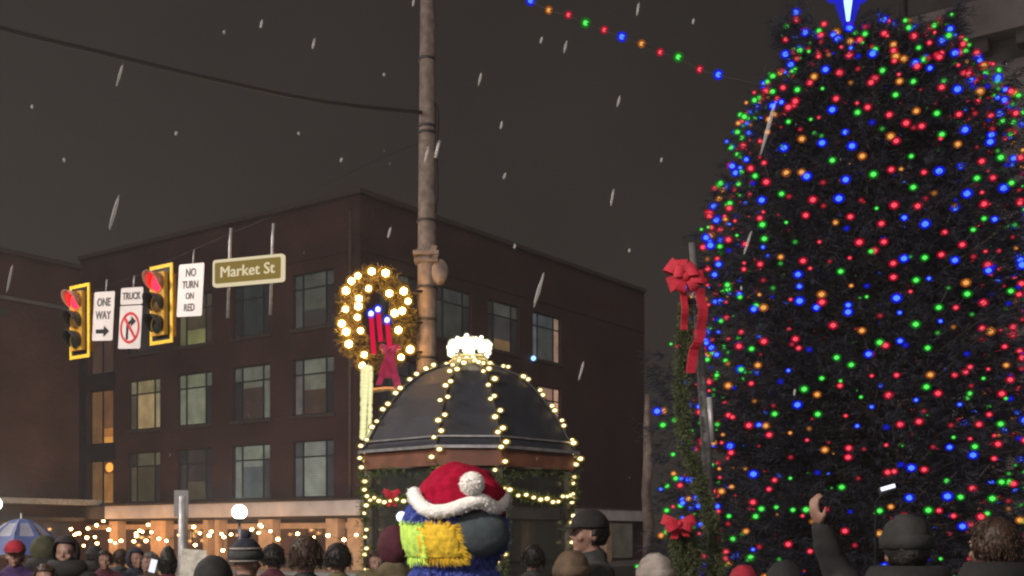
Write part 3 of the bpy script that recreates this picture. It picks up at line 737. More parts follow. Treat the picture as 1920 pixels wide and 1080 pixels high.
# ------------------------------------------------------------------ Christmas tree
TD = 12.0; TX = (1630 - 960) / F * TD; Tb = Vector((TX, TD, 0))
tree = thing('christmas_tree', 'tall dark conifer covered in coloured lights with a blue star on top', 'christmas tree', Tb)
PROF = [(.35, 1.5), (.7, 1.82), (1.3, 1.90), (2.2, 1.88), (3.0, 1.84), (3.75, 1.80), (4.4, 1.79), (4.95, 1.72), (5.6, 1.48), (6.15, 1.34), (6.42, 1.14), (6.62, .98), (6.80, .78), (6.92, .42), (7.02, .1)]
pzs, prs = zip(*PROF)
def trad(z): return np.interp(z, pzs, prs)
g = G(); g.tube([Tb, Tb + Vector((0, 0, 3)), Tb + Vector((0, 0, 6.98))], [.17, .11, .03], 10); g.build('trunk', M_bark, tree, True)
rb = random.Random(3)
Cs, Ds = [], []
nbr = 420
gB = G()
for i in range(nbr):
    z = .45 + 6.45 * (i / nbr) ** .92; ph = i * 2.39996 + rb.uniform(-.2, .2)
    rr = float(trad(z)) * rb.uniform(.76, 1.08)
    if i % 14 == 5 and 1.2 < z < 3.6: ph = PI + rb.uniform(-.12, .12); rr = rb.uniform(2.05, 2.28)
    tip = Vector((math.cos(ph) * rr, math.sin(ph) * rr, z + rb.uniform(-.08, .08) + .03 * rr)); root = Vector((0, 0, z - .06 * rr))
    mid = root.lerp(tip, .55) + Vector((0, 0, -.07 * rr))
    gB.tube([Tb + root, Tb + mid, Tb + tip], [.022, .013, .005], 4)
    for k in range(int(20 + rr * 26)):
        f = rb.uniform(.30, 1.02); p = root.lerp(mid, f / .55) if f < .55 else mid.lerp(tip, (f - .55) / .45)
        side = Vector((-math.sin(ph), math.cos(ph), 0)) * rb.gauss(0, .20 * rr * (1.1 - .5 * f))
        p = p + side + Vector((0, 0, rb.gauss(0, .07)))
        Cs.append(tuple(Tb + p)); d = Vector((math.cos(ph), math.sin(ph), 0)) + side * 1.5; Ds.append(tuple(d))
shoots = []
for q in range(16):
    ph = (0 if q % 2 else PI) + rb.uniform(-.5, .5); rr = rb.uniform(.78, 1.0); zt = rb.uniform(6.85, 7.12)
    root = Vector((0, 0, zt - .75)); tip = Vector((math.cos(ph) * rr, math.sin(ph) * rr, zt)); mid = root.lerp(tip, .55) + Vector((0, 0, -.05))
    gB.tube([Tb + root, Tb + mid, Tb + tip], [.016, .010, .004], 4)
    for k in range(44):
        f = rb.uniform(.4, 1.03); p = root.lerp(mid, f / .55) if f < .55 else mid.lerp(tip, (f - .55) / .45)
        side = Vector((-math.sin(ph), math.cos(ph), 0)) * rb.gauss(0, .09)
        Cs.append(tuple(Tb + p + side + Vector((0, 0, rb.gauss(0, .05))))); Ds.append(tuple(Vector((math.cos(ph), math.sin(ph), .5)) + side * 1.5))
    for f in (.72, .86, 1.0):
        if rb.random() < .8: shoots.append(Tb + mid.lerp(tip, (f - .55) / .45) + Vector((rb.gauss(0, .04), -.05, rb.gauss(0, .03))))
gB.build('boughs', M_bark, tree, kind='stuff')
V, Fc = sprays(Cs, Ds, .13, .0036, 11, .22, 15)
foliage('needles', V, Fc, M_needle, tree)

# the lights: wound round in sagging rows, each bulb clipped to a twig
lights = thing('light_string', 'multicoloured bulb string wound all round the dark conifer', 'string lights', Tb)
rl = random.Random(21); pts = []
z = .75; ph = rl.uniform(0, 6)
TPAL = ['red'] * 38 + ['green'] * 26 + ['blue'] * 25 + ['gold'] * 11
while z < 6.95:
    rr = float(trad(z)); step = rl.uniform(.09, .30) * (.72 if z > 5.9 else 1.0)
    ph += step / max(rr, .3)
    z += step / max(rr, .3) / (2 * PI) * (.178 if z < 5.8 else .135)
    zz = z + rl.gauss(0, .075) + .05 * math.sin(ph * 5)
    rz_ = float(trad(zz)) * rl.uniform(.90, 1.06)
    pts.append((Tb + Vector((math.cos(ph) * rz_, math.sin(ph) * rz_, zz)), rl.choice(TPAL) + ('_faint' if rl.random() < .22 else '')))
extra = [(1243, 797, 'green'), (1232, 771, 'blue'), (1246, 770, 'gold'), (1265, 788, 'green'), (1262, 852, 'green'), (1296, 851, 'green'), (1263, 888, 'gold'), (1267, 897, 'green'), (1297, 899, 'blue'), (1250, 911, 'green'),
         (1275, 910, 'red'), (1239, 917, 'blue'), (1280, 943, 'blue'), (1290, 935, 'gold'), (1250, 957, 'green'), (1262, 950, 'red'), (1250, 998, 'green'), (1240, 1004, 'gold'), (1258, 645, 'green'), (1271, 649, 'red'), (1315, 430, 'green'),
         (1340, 515, 'blue'), (1332, 460, 'blue'), (1350, 462, 'green'), (1440, 480, 'blue'), (1500, 90, 'blue'), (1530, 62, 'green'), (1545, 45, 'red'), (1568, 60, 'gold'), (1195, 1062, 'green')]
n_row = len(pts)
for p in shoots: pts.append((p, rl.choice(TPAL)))
for (x, y, c) in extra: pts.append((at(x, y, TD - rl.uniform(0, .5)), c))
vis = []
camp = Vector((0, 0, H))
for i, (p, c) in enumerate(pts):
    d = p - Tb; facing = -(d.x * (TX / 12.6) + d.y * (TD / 12.6)) / max(.1, math.hypot(d.x, d.y))
    sx_ = 960 + F * p.x / p.y
    vis.append((facing + (0 if sx_ < 1930 else -3) + rl.uniform(-.25, .25), i))
vis.sort(reverse=True); top = {i for _, i in vis[:300]}
gs = G(); cols = [c + f for f in ('', '_faint') for c in ('red', 'green', 'blue', 'gold')]
for i, (p, c) in enumerate(pts):
    r = rl.choice((.026, .036, .042, .044, .048)) * (1.12 if c == 'blue' else .72 if 'faint' in c else 1.0)
    if i in top: put('bulb', bulb_mesh(c, .05, .62, .84), lights, p, r / .05)
    else: bulb_geo(gs, p, r, .62, cols.index(c) * 2, .84)
mm = []
for c in cols: mm += list(bulb_mats(c))
gs.build('bulbs', mm, lights, True, kind='stuff')
g = G()
for i in range(n_row - 1):
    a, b = pts[i][0], pts[i + 1][0]
    if (a - b).length < .8: g.tube([a, (a + b) / 2 + Vector((0, 0, -.03)) + (Tb + Vector((0, 0, a.z)) - a) * .03, b], .004, 3, cap=False)
g.build('wire', M_cable, lights, kind='stuff')

# star: long tapered rays, blue white, with a blue halo painted as shells round them
star_c = at(1590, -36, TD - .55)
star = thing('tree_star', 'glowing blue white star with long rays crowning the conifer', 'star', star_c)
for k in range(8):
    a = PI / 4 * k + PI / 2; L = .42 if k % 2 == 0 else .24
    if k == 4: L = .40
    tip = star_c + Vector((math.cos(a) * L, 0, math.sin(a) * L)); s = star_c + Vector((math.cos(a) * .02, 0, math.sin(a) * .02))
    g = G(); g.tube([s, s.lerp(tip, .5), tip], [.052, .042, .016], 8); ray = g.build('ray', emis('star_core', (.45, .80, 1), 3.0, 'AUTO'), star, True)
    g = G(); g.tube([s, s.lerp(tip, .6), s + (tip - s) * 1.12], [.15, .12, .05], 10); g.build('ray_halo', shell('star_halo', (.01, .015, .75), 1.0, .42), ray, True)
g = G(); g.tube([star_c, Vector((star_c.x + .1, TD - .1, 6.9))], .02, 6); g.build('mount', M_iron, star, True)

# festoon from the pole to the tree
fest = thing('light_string', 'festoon of spaced coloured bulbs crossing the sky to the conifer', 'string lights', at(1347, 140, 12.3))
FB = [(960, -14, 'red'), (995, 1, 'blue'), (1029, 19, 'gold'), (1066, 28, 'red'), (1098, 43, 'green'), (1133, 56, 'red'), (1166, 69, 'blue'), (1203, 82, 'gold'), (1238, 98, 'red'), (1272, 107, 'green'), (1312, 130, 'red'), (1347, 140, 'blue')]
fp = []
for i, (x, y, c) in enumerate(FB):
    D = 15.5 - 3.2 * i / 11; p = at(x, y, D); fp.append(p)
    put('bulb', bulb_mesh(c, .05, .56, 1.0), fest, p, (.062 if c in ('blue', 'green') else .05) / .05 * D / 13.5)
g = G(); g.tube([at(840, -70, 17)] + fp + [at(1450, 165, 11.4)], .008, 5); g.build('wire', M_cable, fest, True)

# ------------------------------------------------------------------ wreath on the pole
wc = at(706, 597, 20.2)
wreath = thing('wreath', 'big oval lit wreath with candles mounted on the weathered pole', 'wreath', wc)
path = [wc + Vector((.50 * math.cos(a), .10 * math.cos(a), .72 * math.sin(a))) for a in np.linspace(0, 2 * PI, 40)]
V, Fc = garland_geo(path, .21, 1700, .13, .009, 5); foliage('greenery', V, Fc, mat('gold_lit_greenery', (.060, .050, .014), .7, scale=9, var=.5, bump=0), wreath)  # golden glow of the bulbs put into the greenery colour
g = G(); g.tube(path, .03, 6); g.build('ring_frame', M_iron, wreath, True)
WB = [(697, 509), (723, 512), (671, 517), (659, 527), (649, 545), (691, 541), (730, 550), (757, 546), (765, 565), (673, 560), (672, 574), (648, 580), (754, 583), (740, 587), (670, 595), (641, 607), (649, 622), (676, 620), (747, 619), (654, 645), (683, 665), (680, 686), (769, 655), (752, 670)]
for i, (x, y) in enumerate(WB): put('bulb', bulb_mesh('wreath', .1, .56), wreath, at(x, y, 19.92), [.108, .116, .092][i % 3] / .1)
M_candle = shell('candle_glow', (.62, .004, .05), 1.15, .85)
for (x, ya, yb) in ((699, 664, 592), (712, 640, 584), (729, 650, 604)):
    a, b = at(x + 2, ya, 19.95), at(x - 3, yb, 19.95)
    g = G(); g.tube([a, b], .042, 10); cd = g.build('candle', M_candle, wreath, True)
    put('flame_bulb', bulb_mesh('cool', .1, .6, 1.15), wreath, b + Vector((0, -.02, .03)), .85)
for (dx, y) in ((0, 546), (0, 605), (0, 660)):
    g = G(); g.tube([at(752, y + 2, 20.2), at(792, y, 20.35)], .022, 6); g.build('bracket', M_iron, wreath, True)
g = G(); g.tube([at(700, 732, 20.1), at(728, 729, 20.1), at(762, 732, 20.15)], [.045, .04, .045], 8); g.build('lower_bracket', M_cream, wreath, True)
bw = at(731, 655, 19.7)
bow = thing('ribbon_bow', 'crimson ribbon bow with hanging tails on the lit wreath', 'bow', bw)
def lobe(t, c, ang, size, width, m, dy=0.0):
    dv = Vector((math.cos(ang), 0, math.sin(ang))); pv = Vector((-math.sin(ang), .12, math.cos(ang))); P = []; Wd = []
    for i in range(13):
        a = i / 12 * 2 * PI
        P.append(c + dv * size * (.5 - .5 * math.cos(a)) + Vector((0, dy - .30 * size * math.sin(a), 0)))
        Wd.append(width * (.30 + .70 * math.sin(a / 2)))
    g = G(); g.ribbon(P, pv, Wd, .007); g.build('loop', m, t)
def make_bow(t, c, s, m, tails, loops=2):
    for k in range(loops * 2):
        sg = k % 2; up = .30 if k < 2 else -.28
        lobe(t, c, up if sg == 0 else PI - up, s * (1.0 if k < 2 else .8), s * .62, m, -.015 * k)
    g = G(); g.ell(c + Vector((0, -.06, 0)), (s * .18, s * .17, s * .2)); g.build('knot', m, t, True)
    for (dx, L, ww) in tails:
        P = [c + Vector((dx * f + .04 * math.sin(f * 9) * s, -.03 - .03 * math.sin(f * 6), -L * f)) for f in np.linspace(0, 1, 9)]
        g = G(); g.ribbon(P, Vector((.95, .3, 0)), ww, .008); g.build('tail', m, t)
make_bow(bow, bw, .17, M_bow2, ((-.2, .62, .10), (.14, .68, .13), (-.02, .5, .17)))

# the post densely wound with cream lights under the wreath
lp0, lp1 = at(684, 822, 19.6), at(688, 688, 19.6)
gb = Vector((lp0.x, lp0.y, 0))
post = thing('light_post', 'slim post wound thickly with cream lights below the wreath', 'light post', gb)
g = G(); g.tube([gb, Vector((lp1.x, lp1.y, lp1.z + .1))], .04, 8); g.build('shaft', M_iron, post, True)
rq = random.Random(4)
for i in range(120):
    f = i / 119; p = lp0.lerp(lp1, f); a = i * 2.1
    put('bulb', bulb_mesh('cream', .05, .7), post, p + Vector((math.cos(a) * .062, math.sin(a) * .05, rq.gauss(0, .008))), rq.uniform(.95, 1.25))

# ------------------------------------------------------------------ kiosk
KD = 18.7; KX = (880 - 960) / F * KD; Kb = Vector((KX, KD, 0)); kpm = F / KD
kiosk = thing('kiosk', 'round market kiosk with dark blue domed roof, rust fascia and light trimmed ribs', 'kiosk', Kb)
KA = [R(a) for a in (2 - 16, 2 + 16, 92 - 16, 92 + 16, 182 - 16, 182 + 16, 272 - 16, 272 + 16)]
def kv(a, r, z): return Kb + Vector((math.sin(a) * r, -math.cos(a) * r, z))
EZ = H + (YH - 850) / kpm
DP = [(1.78, 0), (1.70, .07), (1.62, .22), (1.47, .50), (1.27, .78), (1.06, 1.04), (.80, 1.25), (.5, 1.38), (.30, 1.43)]
for i in range(8):
    a, b = KA[i], KA[(i + 1) % 8]
    if b < a: b += 2 * PI
    g = G(); vs = []; S = 4
    for (r, z) in DP:
        p, q = kv(a, r, EZ + z), kv(b, r, EZ + z)
        for k in range(S + 1): vs.append(p.lerp(q, k / S))
    fs = [(m_ * (S + 1) + k, m_ * (S + 1) + k + 1, (m_ + 1) * (S + 1) + k + 1, (m_ + 1) * (S + 1) + k) for m_ in range(len(DP) - 1) for k in range(S)]
    g.add(vs, fs); g.build('roof_panel', M_roof, kiosk)
    g = G(); g.tube([kv(a, r + .015, EZ + z + .01) for r, z in DP], .025, 6); g.build('rib', M_iron, kiosk, True)
    P = [(1.80, -.045), (1.84, -.045), (1.84, .0), (1.80, .0)]
    g = G(); g.add([kv(t_, r, EZ + z) for t_ in (a, b) for r, z in P], [(0, 1, 2, 3), (7, 6, 5, 4), (0, 4, 5, 1), (1, 5, 6, 2), (2, 6, 7, 3), (3, 7, 4, 0)]); g.build('gutter', M_trim, kiosk)
    P = [(1.5, .13), (1.715, .13), (1.715, .155), (1.5, .155)]
    g = G(); g.add([kv(t_, r, EZ + z) for t_ in (a, b) for r, z in P], [(0, 1, 2, 3), (7, 6, 5, 4), (0, 4, 5, 1), (1, 5, 6, 2), (2, 6, 7, 3), (3, 7, 4, 0)]); g.build('trim_strip', M_trim, kiosk)
    P = [(1.55, -.30), (1.74, -.30), (1.74, -.05), (1.55, -.05)]
    g = G(); g.add([kv(t_, r, EZ + z) for t_ in (a, b) for r, z in P], [(0, 1, 2, 3), (7, 6, 5, 4), (0, 4, 5, 1), (1, 5, 6, 2), (2, 6, 7, 3), (3, 7, 4, 0)]); g.build('fascia', M_copper, kiosk)
    g = G(); g.tube([kv(a, 1.64, 0), kv(a, 1.64, EZ - .3)], .06, 8); g.build('column', M_wood, kiosk, True)
    P = [(1.58, .02), (1.63, .02), (1.63, 1.0), (1.58, 1.0)]
    g = G(); g.add([kv(t_, r, z) for t_ in (a, b) for r, z in P], [(0, 1, 2, 3), (7, 6, 5, 4), (0, 4, 5, 1), (1, 5, 6, 2), (2, 6, 7, 3), (3, 7, 4, 0)]); g.build('counter_panel', M_wood, kiosk)
    P = [(1.60, 1.01), (1.61, 1.01), (1.61, EZ - .31), (1.60, EZ - .31)]
    mg = MATS.get('kiosk_glass')
    if mg is None:
        mg = bpy.data.materials.new('kiosk_glass'); mg.use_nodes = True; tt = mg.node_tree; pb = tt.nodes['Principled BSDF']
        pb.inputs['Base Color'].default_value = (.07, .075, .065, 1); pb.inputs['Roughness'].default_value = .2; pb.inputs['Alpha'].default_value = .38; MATS['kiosk_glass'] = mg
    g = G(); g.add([kv(t_, r, z) for t_ in (a, b) for r, z in P], [(0, 1, 2, 3), (7, 6, 5, 4), (0, 4, 5, 1), (1, 5, 6, 2), (2, 6, 7, 3), (3, 7, 4, 0)]); g.build('glass_pane', mg, kiosk)
g = G(); g.lathe([(1.62, EZ - .32), (1.62, EZ - .305)], 8, Kb); g.build('ceiling', M_wood, kiosk)
g = G(); g.lathe([(1.7, .004), (1.7, .11)], 8, Kb); g.build('floor', M_pave, kiosk)
g = G(); g.lathe([(.30, EZ + 1.40), (.34, EZ + 1.42), (.34, EZ + 1.50), (.29, EZ + 1.53)], 20, Kb); g.build('cap_ring', mat('cream_paint', (.7, .6, .3), .5), kiosk, True)

rk0 = random.Random(77)
cz0 = EZ + 1.54
crown = thing('crown_light', 'blazing white crown of bulbs on top of the kiosk dome', 'crown', Kb + Vector((0, 0, cz0)))
g = G(); g.lathe([(.27, cz0), (.29, cz0), (.29, cz0 + .05), (.27, cz0 + .05)], 24, Kb, close=True); g.build('band', mat('cream_paint', (.7, .6, .3), .5), crown, True)
for k in range(8):
    a = 2 * PI * k / 8 + .2
    P = [Kb + Vector((math.cos(a) * r, math.sin(a) * r, cz0 + z)) for r, z in ((.28, .03), (.33, .16), (.29, .27), (.15, .33), (.03, .34))]
    g = G(); g.tube(P, .012, 6); g.build('arch', M_trim, crown, True)
    for i, (r, z) in enumerate(((.285, .06), (.32, .12), (.335, .19), (.31, .25), (.25, .27), (.17, .30), (.08, .31))):
        if i < 2 and k % 2: continue
        put('bulb', bulb_mesh('white', .05, .62), crown, Kb + Vector((math.cos(a) * r, math.sin(a) * r, cz0 + z)), 1.0)
    for (r, z) in ((.345, .18 + .05 * (k % 3)), (.32, .10), (.20, .31 + .04 * (k % 2)), (.10, .32)):
        put('bulb', bulb_mesh('white', .05, .62), crown, Kb + Vector((math.cos(a + .4 * (r < .37)) * r, math.sin(a + .4 * (r < .37)) * r, cz0 + z)), rk0.uniform(.8, 1.2))
    for da in (.20, .40, .60):
        put('bulb', bulb_mesh('white', .05, .62), crown, Kb + Vector((math.cos(a + da) * .31, math.sin(a + da) * .31, cz0 + .19 + .07 * (int(da * 8) % 2))), 1.1)

KN = ['front rib and post of the kiosk beside the wreath', 'front rib and post of the kiosk toward the conifer', 'conifer side rib of the kiosk, front of the pair', 'conifer side rib of the kiosk, rear of the pair',
      None, None, 'wreath side rib of the kiosk, rear of the pair', 'wreath side rib of the kiosk, front of the pair']
rk = random.Random(9)
prof_len = []
for i in range(8):
    a = KA[i]
    if KN[i] is None: continue
    pts2 = [(r + .05, EZ + z + .04) for r, z in DP[::-1]] + [(1.84, EZ - .06), (1.74, EZ - .35), (1.72, EZ - .9), (1.72, 1.15)]
    dst = [0]
    for q in range(1, len(pts2)): dst.append(dst[-1] + math.hypot(pts2[q][0] - pts2[q - 1][0], pts2[q][1] - pts2[q - 1][1]))
    st = thing('light_string', 'warm white bulbs along the ' + KN[i], 'string lights', kv(a, 1.72, 1.15), 0, 'light strings on the kiosk')
    s = .02; k = 0; wp = []
    while s < dst[-1]:
        r = np.interp(s, dst, [p[0] for p in pts2]); z = np.interp(s, dst, [p[1] for p in pts2]); off = (.06 if k % 2 else -.045) + rk.gauss(0, .022)
        p = kv(a, r, z) + Vector((math.cos(a), math.sin(a), 0)) * off + Vector((0, 0, rk.gauss(0, .012)))
        put('bulb', bulb_mesh('warm', .06, .6, .72), st, p, rk.uniform(.9, 1.3)); wp.append(p)
        s += (.215 if k % 2 == 0 else .10) * rk.uniform(.8, 1.25); k += 1
    g = G(); g.tube(wp, .006, 4); g.build('wire', M_cable, st, True)
def sw(a, b, n=12, dz=.22, z=None):
    z = z or (EZ - .50)
    return [kv(a + (b - a) * t, 1.75, z - dz * 4 * t * (1 - t)) for t in np.linspace(0, 1, n)]
GN = ['front post of the kiosk beside the wreath', 'front post of the kiosk toward the conifer', 'conifer side post of the kiosk', None, None, None, None, 'wreath side post of the kiosk']
for i in (0, 1, 2, 7):
    t = thing('garland', 'green pine garland wound down the ' + GN[i], 'garland', kv(KA[i], 1.7, 1), 0, 'garlands on the kiosk')
    V, Fc = garland_geo([kv(KA[i], 1.70, 1.0), kv(KA[i], 1.72, EZ - .34)], .11, 260, .09, .006, 20 + i); foliage('greenery', V, Fc, M_garl, t)
for (a, b, lab, seed) in ((KA[7], KA[0] + 2 * PI if False else KA[0], 'green garland swag with bulbs across the kiosk on the wreath side', 31), (KA[1], KA[2], 'green garland swag with bulbs across the kiosk on the conifer side', 32)):
    if a > PI: a -= 2 * PI
    P = sw(a, b, 14, .20, EZ - .62)
    t = thing('garland', lab, 'garland', P[0], 0, 'garlands on the kiosk')
    V, Fc = garland_geo(P, .06, 240, .08, .007, seed); foliage('greenery', V, Fc, M_garl, t)
    V, Fc = garland_geo(sw(a, b, 14, -.16, EZ - .52), .03, 60, .08, .006, seed + 9); foliage('top_sprig', V, Fc, M_garl, t)
    for q, p in enumerate(P[1:-1]): put('bulb', bulb_mesh('warm', .06, .6, .72), t, p + Vector((0, -.12, rk.gauss(0, .03))), rk.uniform(.8, 1.1))
rb_ = kv(R(-38), 1.82, H + (YH - 931) / kpm)
t = thing('ribbon_bow', 'small red bow on the kiosk garland behind the plush head', 'bow', rb_); make_bow(t, rb_, .13, M_bow, ((.05, .2, .06), (-.05, .2, .06)))

# ------------------------------------------------------------------ lamp posts
def globe_post(x, y, D, r, label, power, col=(1, .97, .92), strength=14):
    c = at(x, y, D); b = Vector((c.x, c.y, 0))
    t = thing('street_lamp', label, 'street lamp', b, 0, 'globe lamps')
    g = G(); g.tube([b, b + Vector((0, 0, c.z - r * .9))], [.07, .045], 10); g.build('post', M_iron, t, True)
    g = G(); g.lathe([(.14, 0), (.12, .25), (.07, .4)], 12, b); g.build('plinth', M_iron, t, True)
    g = G(); g.lathe([(.05, -.1), (r * .6, -.02), (r * .5, .05)], 14, c - Vector((0, 0, r * .95))); g.build('collar', M_iron, t, True)
    g = G(); g.ell(c, r, 20, 14); o = g.build('globe', emis('globe_glow_%d' % int(D), col, strength, 'NONE'), t, True)
    o.visible_shadow = True
    ld = bpy.data.lights.new('lamp_light', 'POINT'); ld.energy = power; ld.color = col; ld.shadow_soft_size = r * 1.02
    l = bpy.data.objects.new('lamp_light', ld); COL.objects.link(l); l.parent = t; l.location = c - b
    o.visible_shadow = False
    return t
globe_post(449, 960, 42, .27, 'lit white globe lamp before the pale shopfront cornice', 900)
globe_post(-9, 945, 40, .22, 'lit white globe lamp by the canopy of the orange brick wall', 700, (.9, 1, .88))
globe_post(753, 969, 24, .115, 'small bright globe lamp showing beside the plush head', 40, (.85, .85, 1))
# far slim lamp column beside the tree
p0 = at(1213, 1000, 25); b0 = Vector((p0.x, p0.y, 0))
t = thing('lamp_column', 'slim grey column with lumpy wrapping between brick corner and conifer', 'lamp post', b0)
P = [b0] + [at(x, y, 25) for x, y in ((1214, 1030), (1217, 985), (1211, 925), (1216, 870), (1213, 800), (1214, 740))]
g = G(); g.tube(P, [.09, .1, .13, .10, .12, .08, .05], 10); g.build('shaft', M_pole, t, True)

# unseen street lamps, inferred from the light on signs, hat and crowd
def tall_lamp(x, y, z, label, power):
    b = Vector((x, y, 0)); t = thing('street_lamp', label, 'street lamp', b, 0, 'tall street lamps')
    g = G(); g.tube([b, b + Vector((0, 0, z))], [.10, .06], 12); g.build('post', M_steel, t, True)
    g = G(); h = b + Vector((.3, .9, z + .2)); g.tube([b + Vector((0, 0, z - .1)), b + Vector((.1, .3, z + .2)), h], .04, 8); g.build('arm', M_steel, t, True)
    g = G(); g.ell(h + Vector((.05, .25, 0)), (.16, .36, .09)); g.build('lamp_head', M_steel, t, True)
    g = G(); g.ell(h + Vector((.05, .25, -.07)), (.12, .28, .05)); g.build('lens', emis('street_lens', (1, .85, .68), 20), t, True)
    ld = bpy.data.lights.new('lamp_light', 'POINT'); ld.energy = power; ld.color = (1, .89, .80); ld.shadow_soft_size = .2
    l = bpy.data.objects.new('lamp_light', ld); COL.objects.link(l); l.parent = t; l.location = h + Vector((.05, .25, -.16)) - b
tall_lamp(-7.5, -1.5, 7.5, 'tall grey street lamp standing behind the crowd', 8000)
tall_lamp(-13.8, 14.2, 9.5, 'tall grey street lamp at the kerb facing the hanging signs', 5500)

# storefront bulb strings
SB = [(133, 992), (140, 1003), (148, 1000), (144, 1001), (165, 991), (181, 985), (194, 977), (204, 993), (163, 1008), (178, 1007), (157, 1023), (182, 1019), (207, 1014), (216, 1018), (227, 1014), (255, 1000), (262, 995), (267, 997), (278, 984), (284, 998), (251, 1015), (256, 1005), (274, 1014), (298, 1010), (312, 1014),
      (336, 1003), (363, 988), (375, 1000), (366, 1022), (396, 997), (392, 1004), (415, 1001), (420, 1007), (433, 1002), (418, 1032), (472, 993), (490, 987), (485, 999), (507, 996), (488, 985), (521, 1011), (558, 1001), (588, 1008), (615, 1004), (645, 1012), (668, 1003), (695, 985), (693, 1027)]
for (lo, hi, lab) in ((0, 240, 'warm bulbs before the shopfront beside the blue umbrella'), (240, 440, 'warm bulbs before the shopfront round the blank square sign'), (440, 760, 'warm bulbs before the shopfront below the globe lamp')):
    L = [(x, y) for x, y in SB if lo <= x < hi]; L.sort()
    d0 = 47.5 + (440 - (lo + hi) / 2) / 440 * 3
    t = thing('light_string', lab, 'string lights', at(L[0][0], L[0][1], d0), 0, 'shopfront light strings'); wp = []
    for i, (x, y) in enumerate(L):
        D = C0.y + on_left(x) * uL.y - 2.2; p = at(x, y, D); wp.append(p)
        put('bulb', bulb_mesh('amber', .15, .6, .8), t, p, [1.0, .85, 1.1][i % 3])
    g = G(); g.tube(wp, .012, 4); g.build('wire', M_cable, t, True)

# ------------------------------------------------------------------ sign post and placard in the crowd
sp = at(340, 944, 16); sb = Vector((sp.x, sp.y, 0))
t = thing('sign_post', 'blank grey square sign on a slim steel post before the shopfront', 'sign', sb)
g = G(); g.box(sp, (.20, .012, .37)); g.build('sign_back', mat('bare_aluminium', (.24, .235, .235), .5, scale=3, var=.1), t)
g = G(); g.tube([sb, sp + Vector((.02, .03, .1))], .065, 10); g.build('post', M_steel, t, True)
pc = at(362, 1062, 13.5); pb_ = Vector((pc.x, pc.y, 0))
t = thing('placard', 'white paper placard with grey speckled print leaning by the post', 'placard', pb_)
g = G(); g.box(pc, (.30, .01, .40), Matrix.Rotation(.08, 3, 'Y')); fc = g.build('board', mat('placard_paper', (.62, .60, .52), .7, scale=11, var=.35), t)
g = G(); g.tube([pb_ + Vector((0, .02, 0)), pc + Vector((0, .02, .1))], .02, 8); g.build('stake', M_wood, t, True)

# ------------------------------------------------------------------ garland pole by the tree
GP = lambda x, y, D=9.5: at(x, y, D)
gb0 = GP(1345, 1130); gb0.z = 0
t = thing('lamp_column', 'slim metal column wrapped in green garland in front of the lit conifer', 'lamp post', gb0)
g = G(); g.tube([gb0, GP(1338, 1080), GP(1322, 800), GP(1309, 600), GP(1297, 455)], [.05, .045, .042, .036, .026], 12); g.build('shaft', mat('dull_steel', (.16, .155, .16), .6, metal=.3, scale=9, var=.35), t, True)
g = G(); g.tube([GP(1336, 830, 9.45), GP(1330, 745, 9.45)], .022, 8); g.build('conduit', M_steel, t, True)
g = G(); g.tube([GP(1302, 590, 9.36), GP(1299, 560, 9.36)], .022, 8); g.build('bolt_arm', M_trim, t, True)
P = [GP(1288, 560, 9.35), GP(1282, 640, 9.35), GP(1278, 740, 9.35), GP(1284, 830, 9.3), GP(1312, 900, 9.3), GP(1332, 980, 9.3), GP(1345, 1080, 9.3), GP(1345, 1140, 9.3)]
gar = thing('garland', 'olive green garland spiralling down the slim metal column', 'garland', GP(1312, 900, 9.3))
Pf = [P[i].lerp(P[i + 1], k / 8) for i in range(len(P) - 1) for k in range(8)]
r1 = np.random.default_rng(8)
V, Fc = garland_geo(Pf, .052, 3200, .050, .0028, 41); foliage('greenery', V, Fc, M_garl2, gar)
P2 = [GP(1268, 1000, 9.2), GP(1290, 1030, 9.2), GP(1285, 1090, 9.2)]
V, Fc = garland_geo(P2, .10, 1500, .06, .0034, 43); foliage('lower_greenery', V, Fc, M_garl2, gar)
bc = GP(1283, 530, 9.15)
t = thing('ribbon_bow', 'large red velvet bow with long tails high on the slim metal column', 'bow', bc)
for k, (dx, dz, ang, L, w) in enumerate(((-.03, .07, 2.5, .13, .12), (-.03, .08, 1.6, .10, .11), (.0, .07, .7, .10, .10), (.0, .02, 3.5, .14, .12), (.02, .02, .1, .13, .12), (.02, .0, 5.4, .09, .09), (-.02, .0, 4.4, .09, .09), (-.01, .05, 2.9, .08, .10), (.01, .05, .4, .08, .09))):
    lobe(t, bc + Vector((dx, 0, dz)), ang, L, w, M_bow, -.012 * k)
g = G(); g.ell(bc + Vector((0, -.07, .035)), (.04, .035, .04)); g.build('knot', M_bow, t, True)
for (pp, w) in (([(1282, 545), (1284, 580), (1283, 618)], .060), ([(1312, 540), (1318, 580), (1314, 630), (1302, 655), (1294, 700)], .085)):
    P = [GP(x, y, 9.1) for x, y in pp]
    Q = [P[i].lerp(P[i + 1], k / 4) for i in range(len(P) - 1) for k in range(4)] + [P[-1]]
    g = G(); g.ribbon([q + Vector((0, .02 * math.sin(i * 1.1), 0)) for i, q in enumerate(Q)], Vector((.92, .38, 0)), w, .007); g.build('tail', M_bow, t)
b2 = GP(1272, 968, 9.0)
t = thing('ribbon_bow', 'lower red bow among coloured bulbs at the foot of the slim metal column', 'bow', b2)
make_bow(t, b2 + Vector((0, 0, -.06)), .135, M_bow, ((-.04, .12, .06), (.06, .1, .05)))

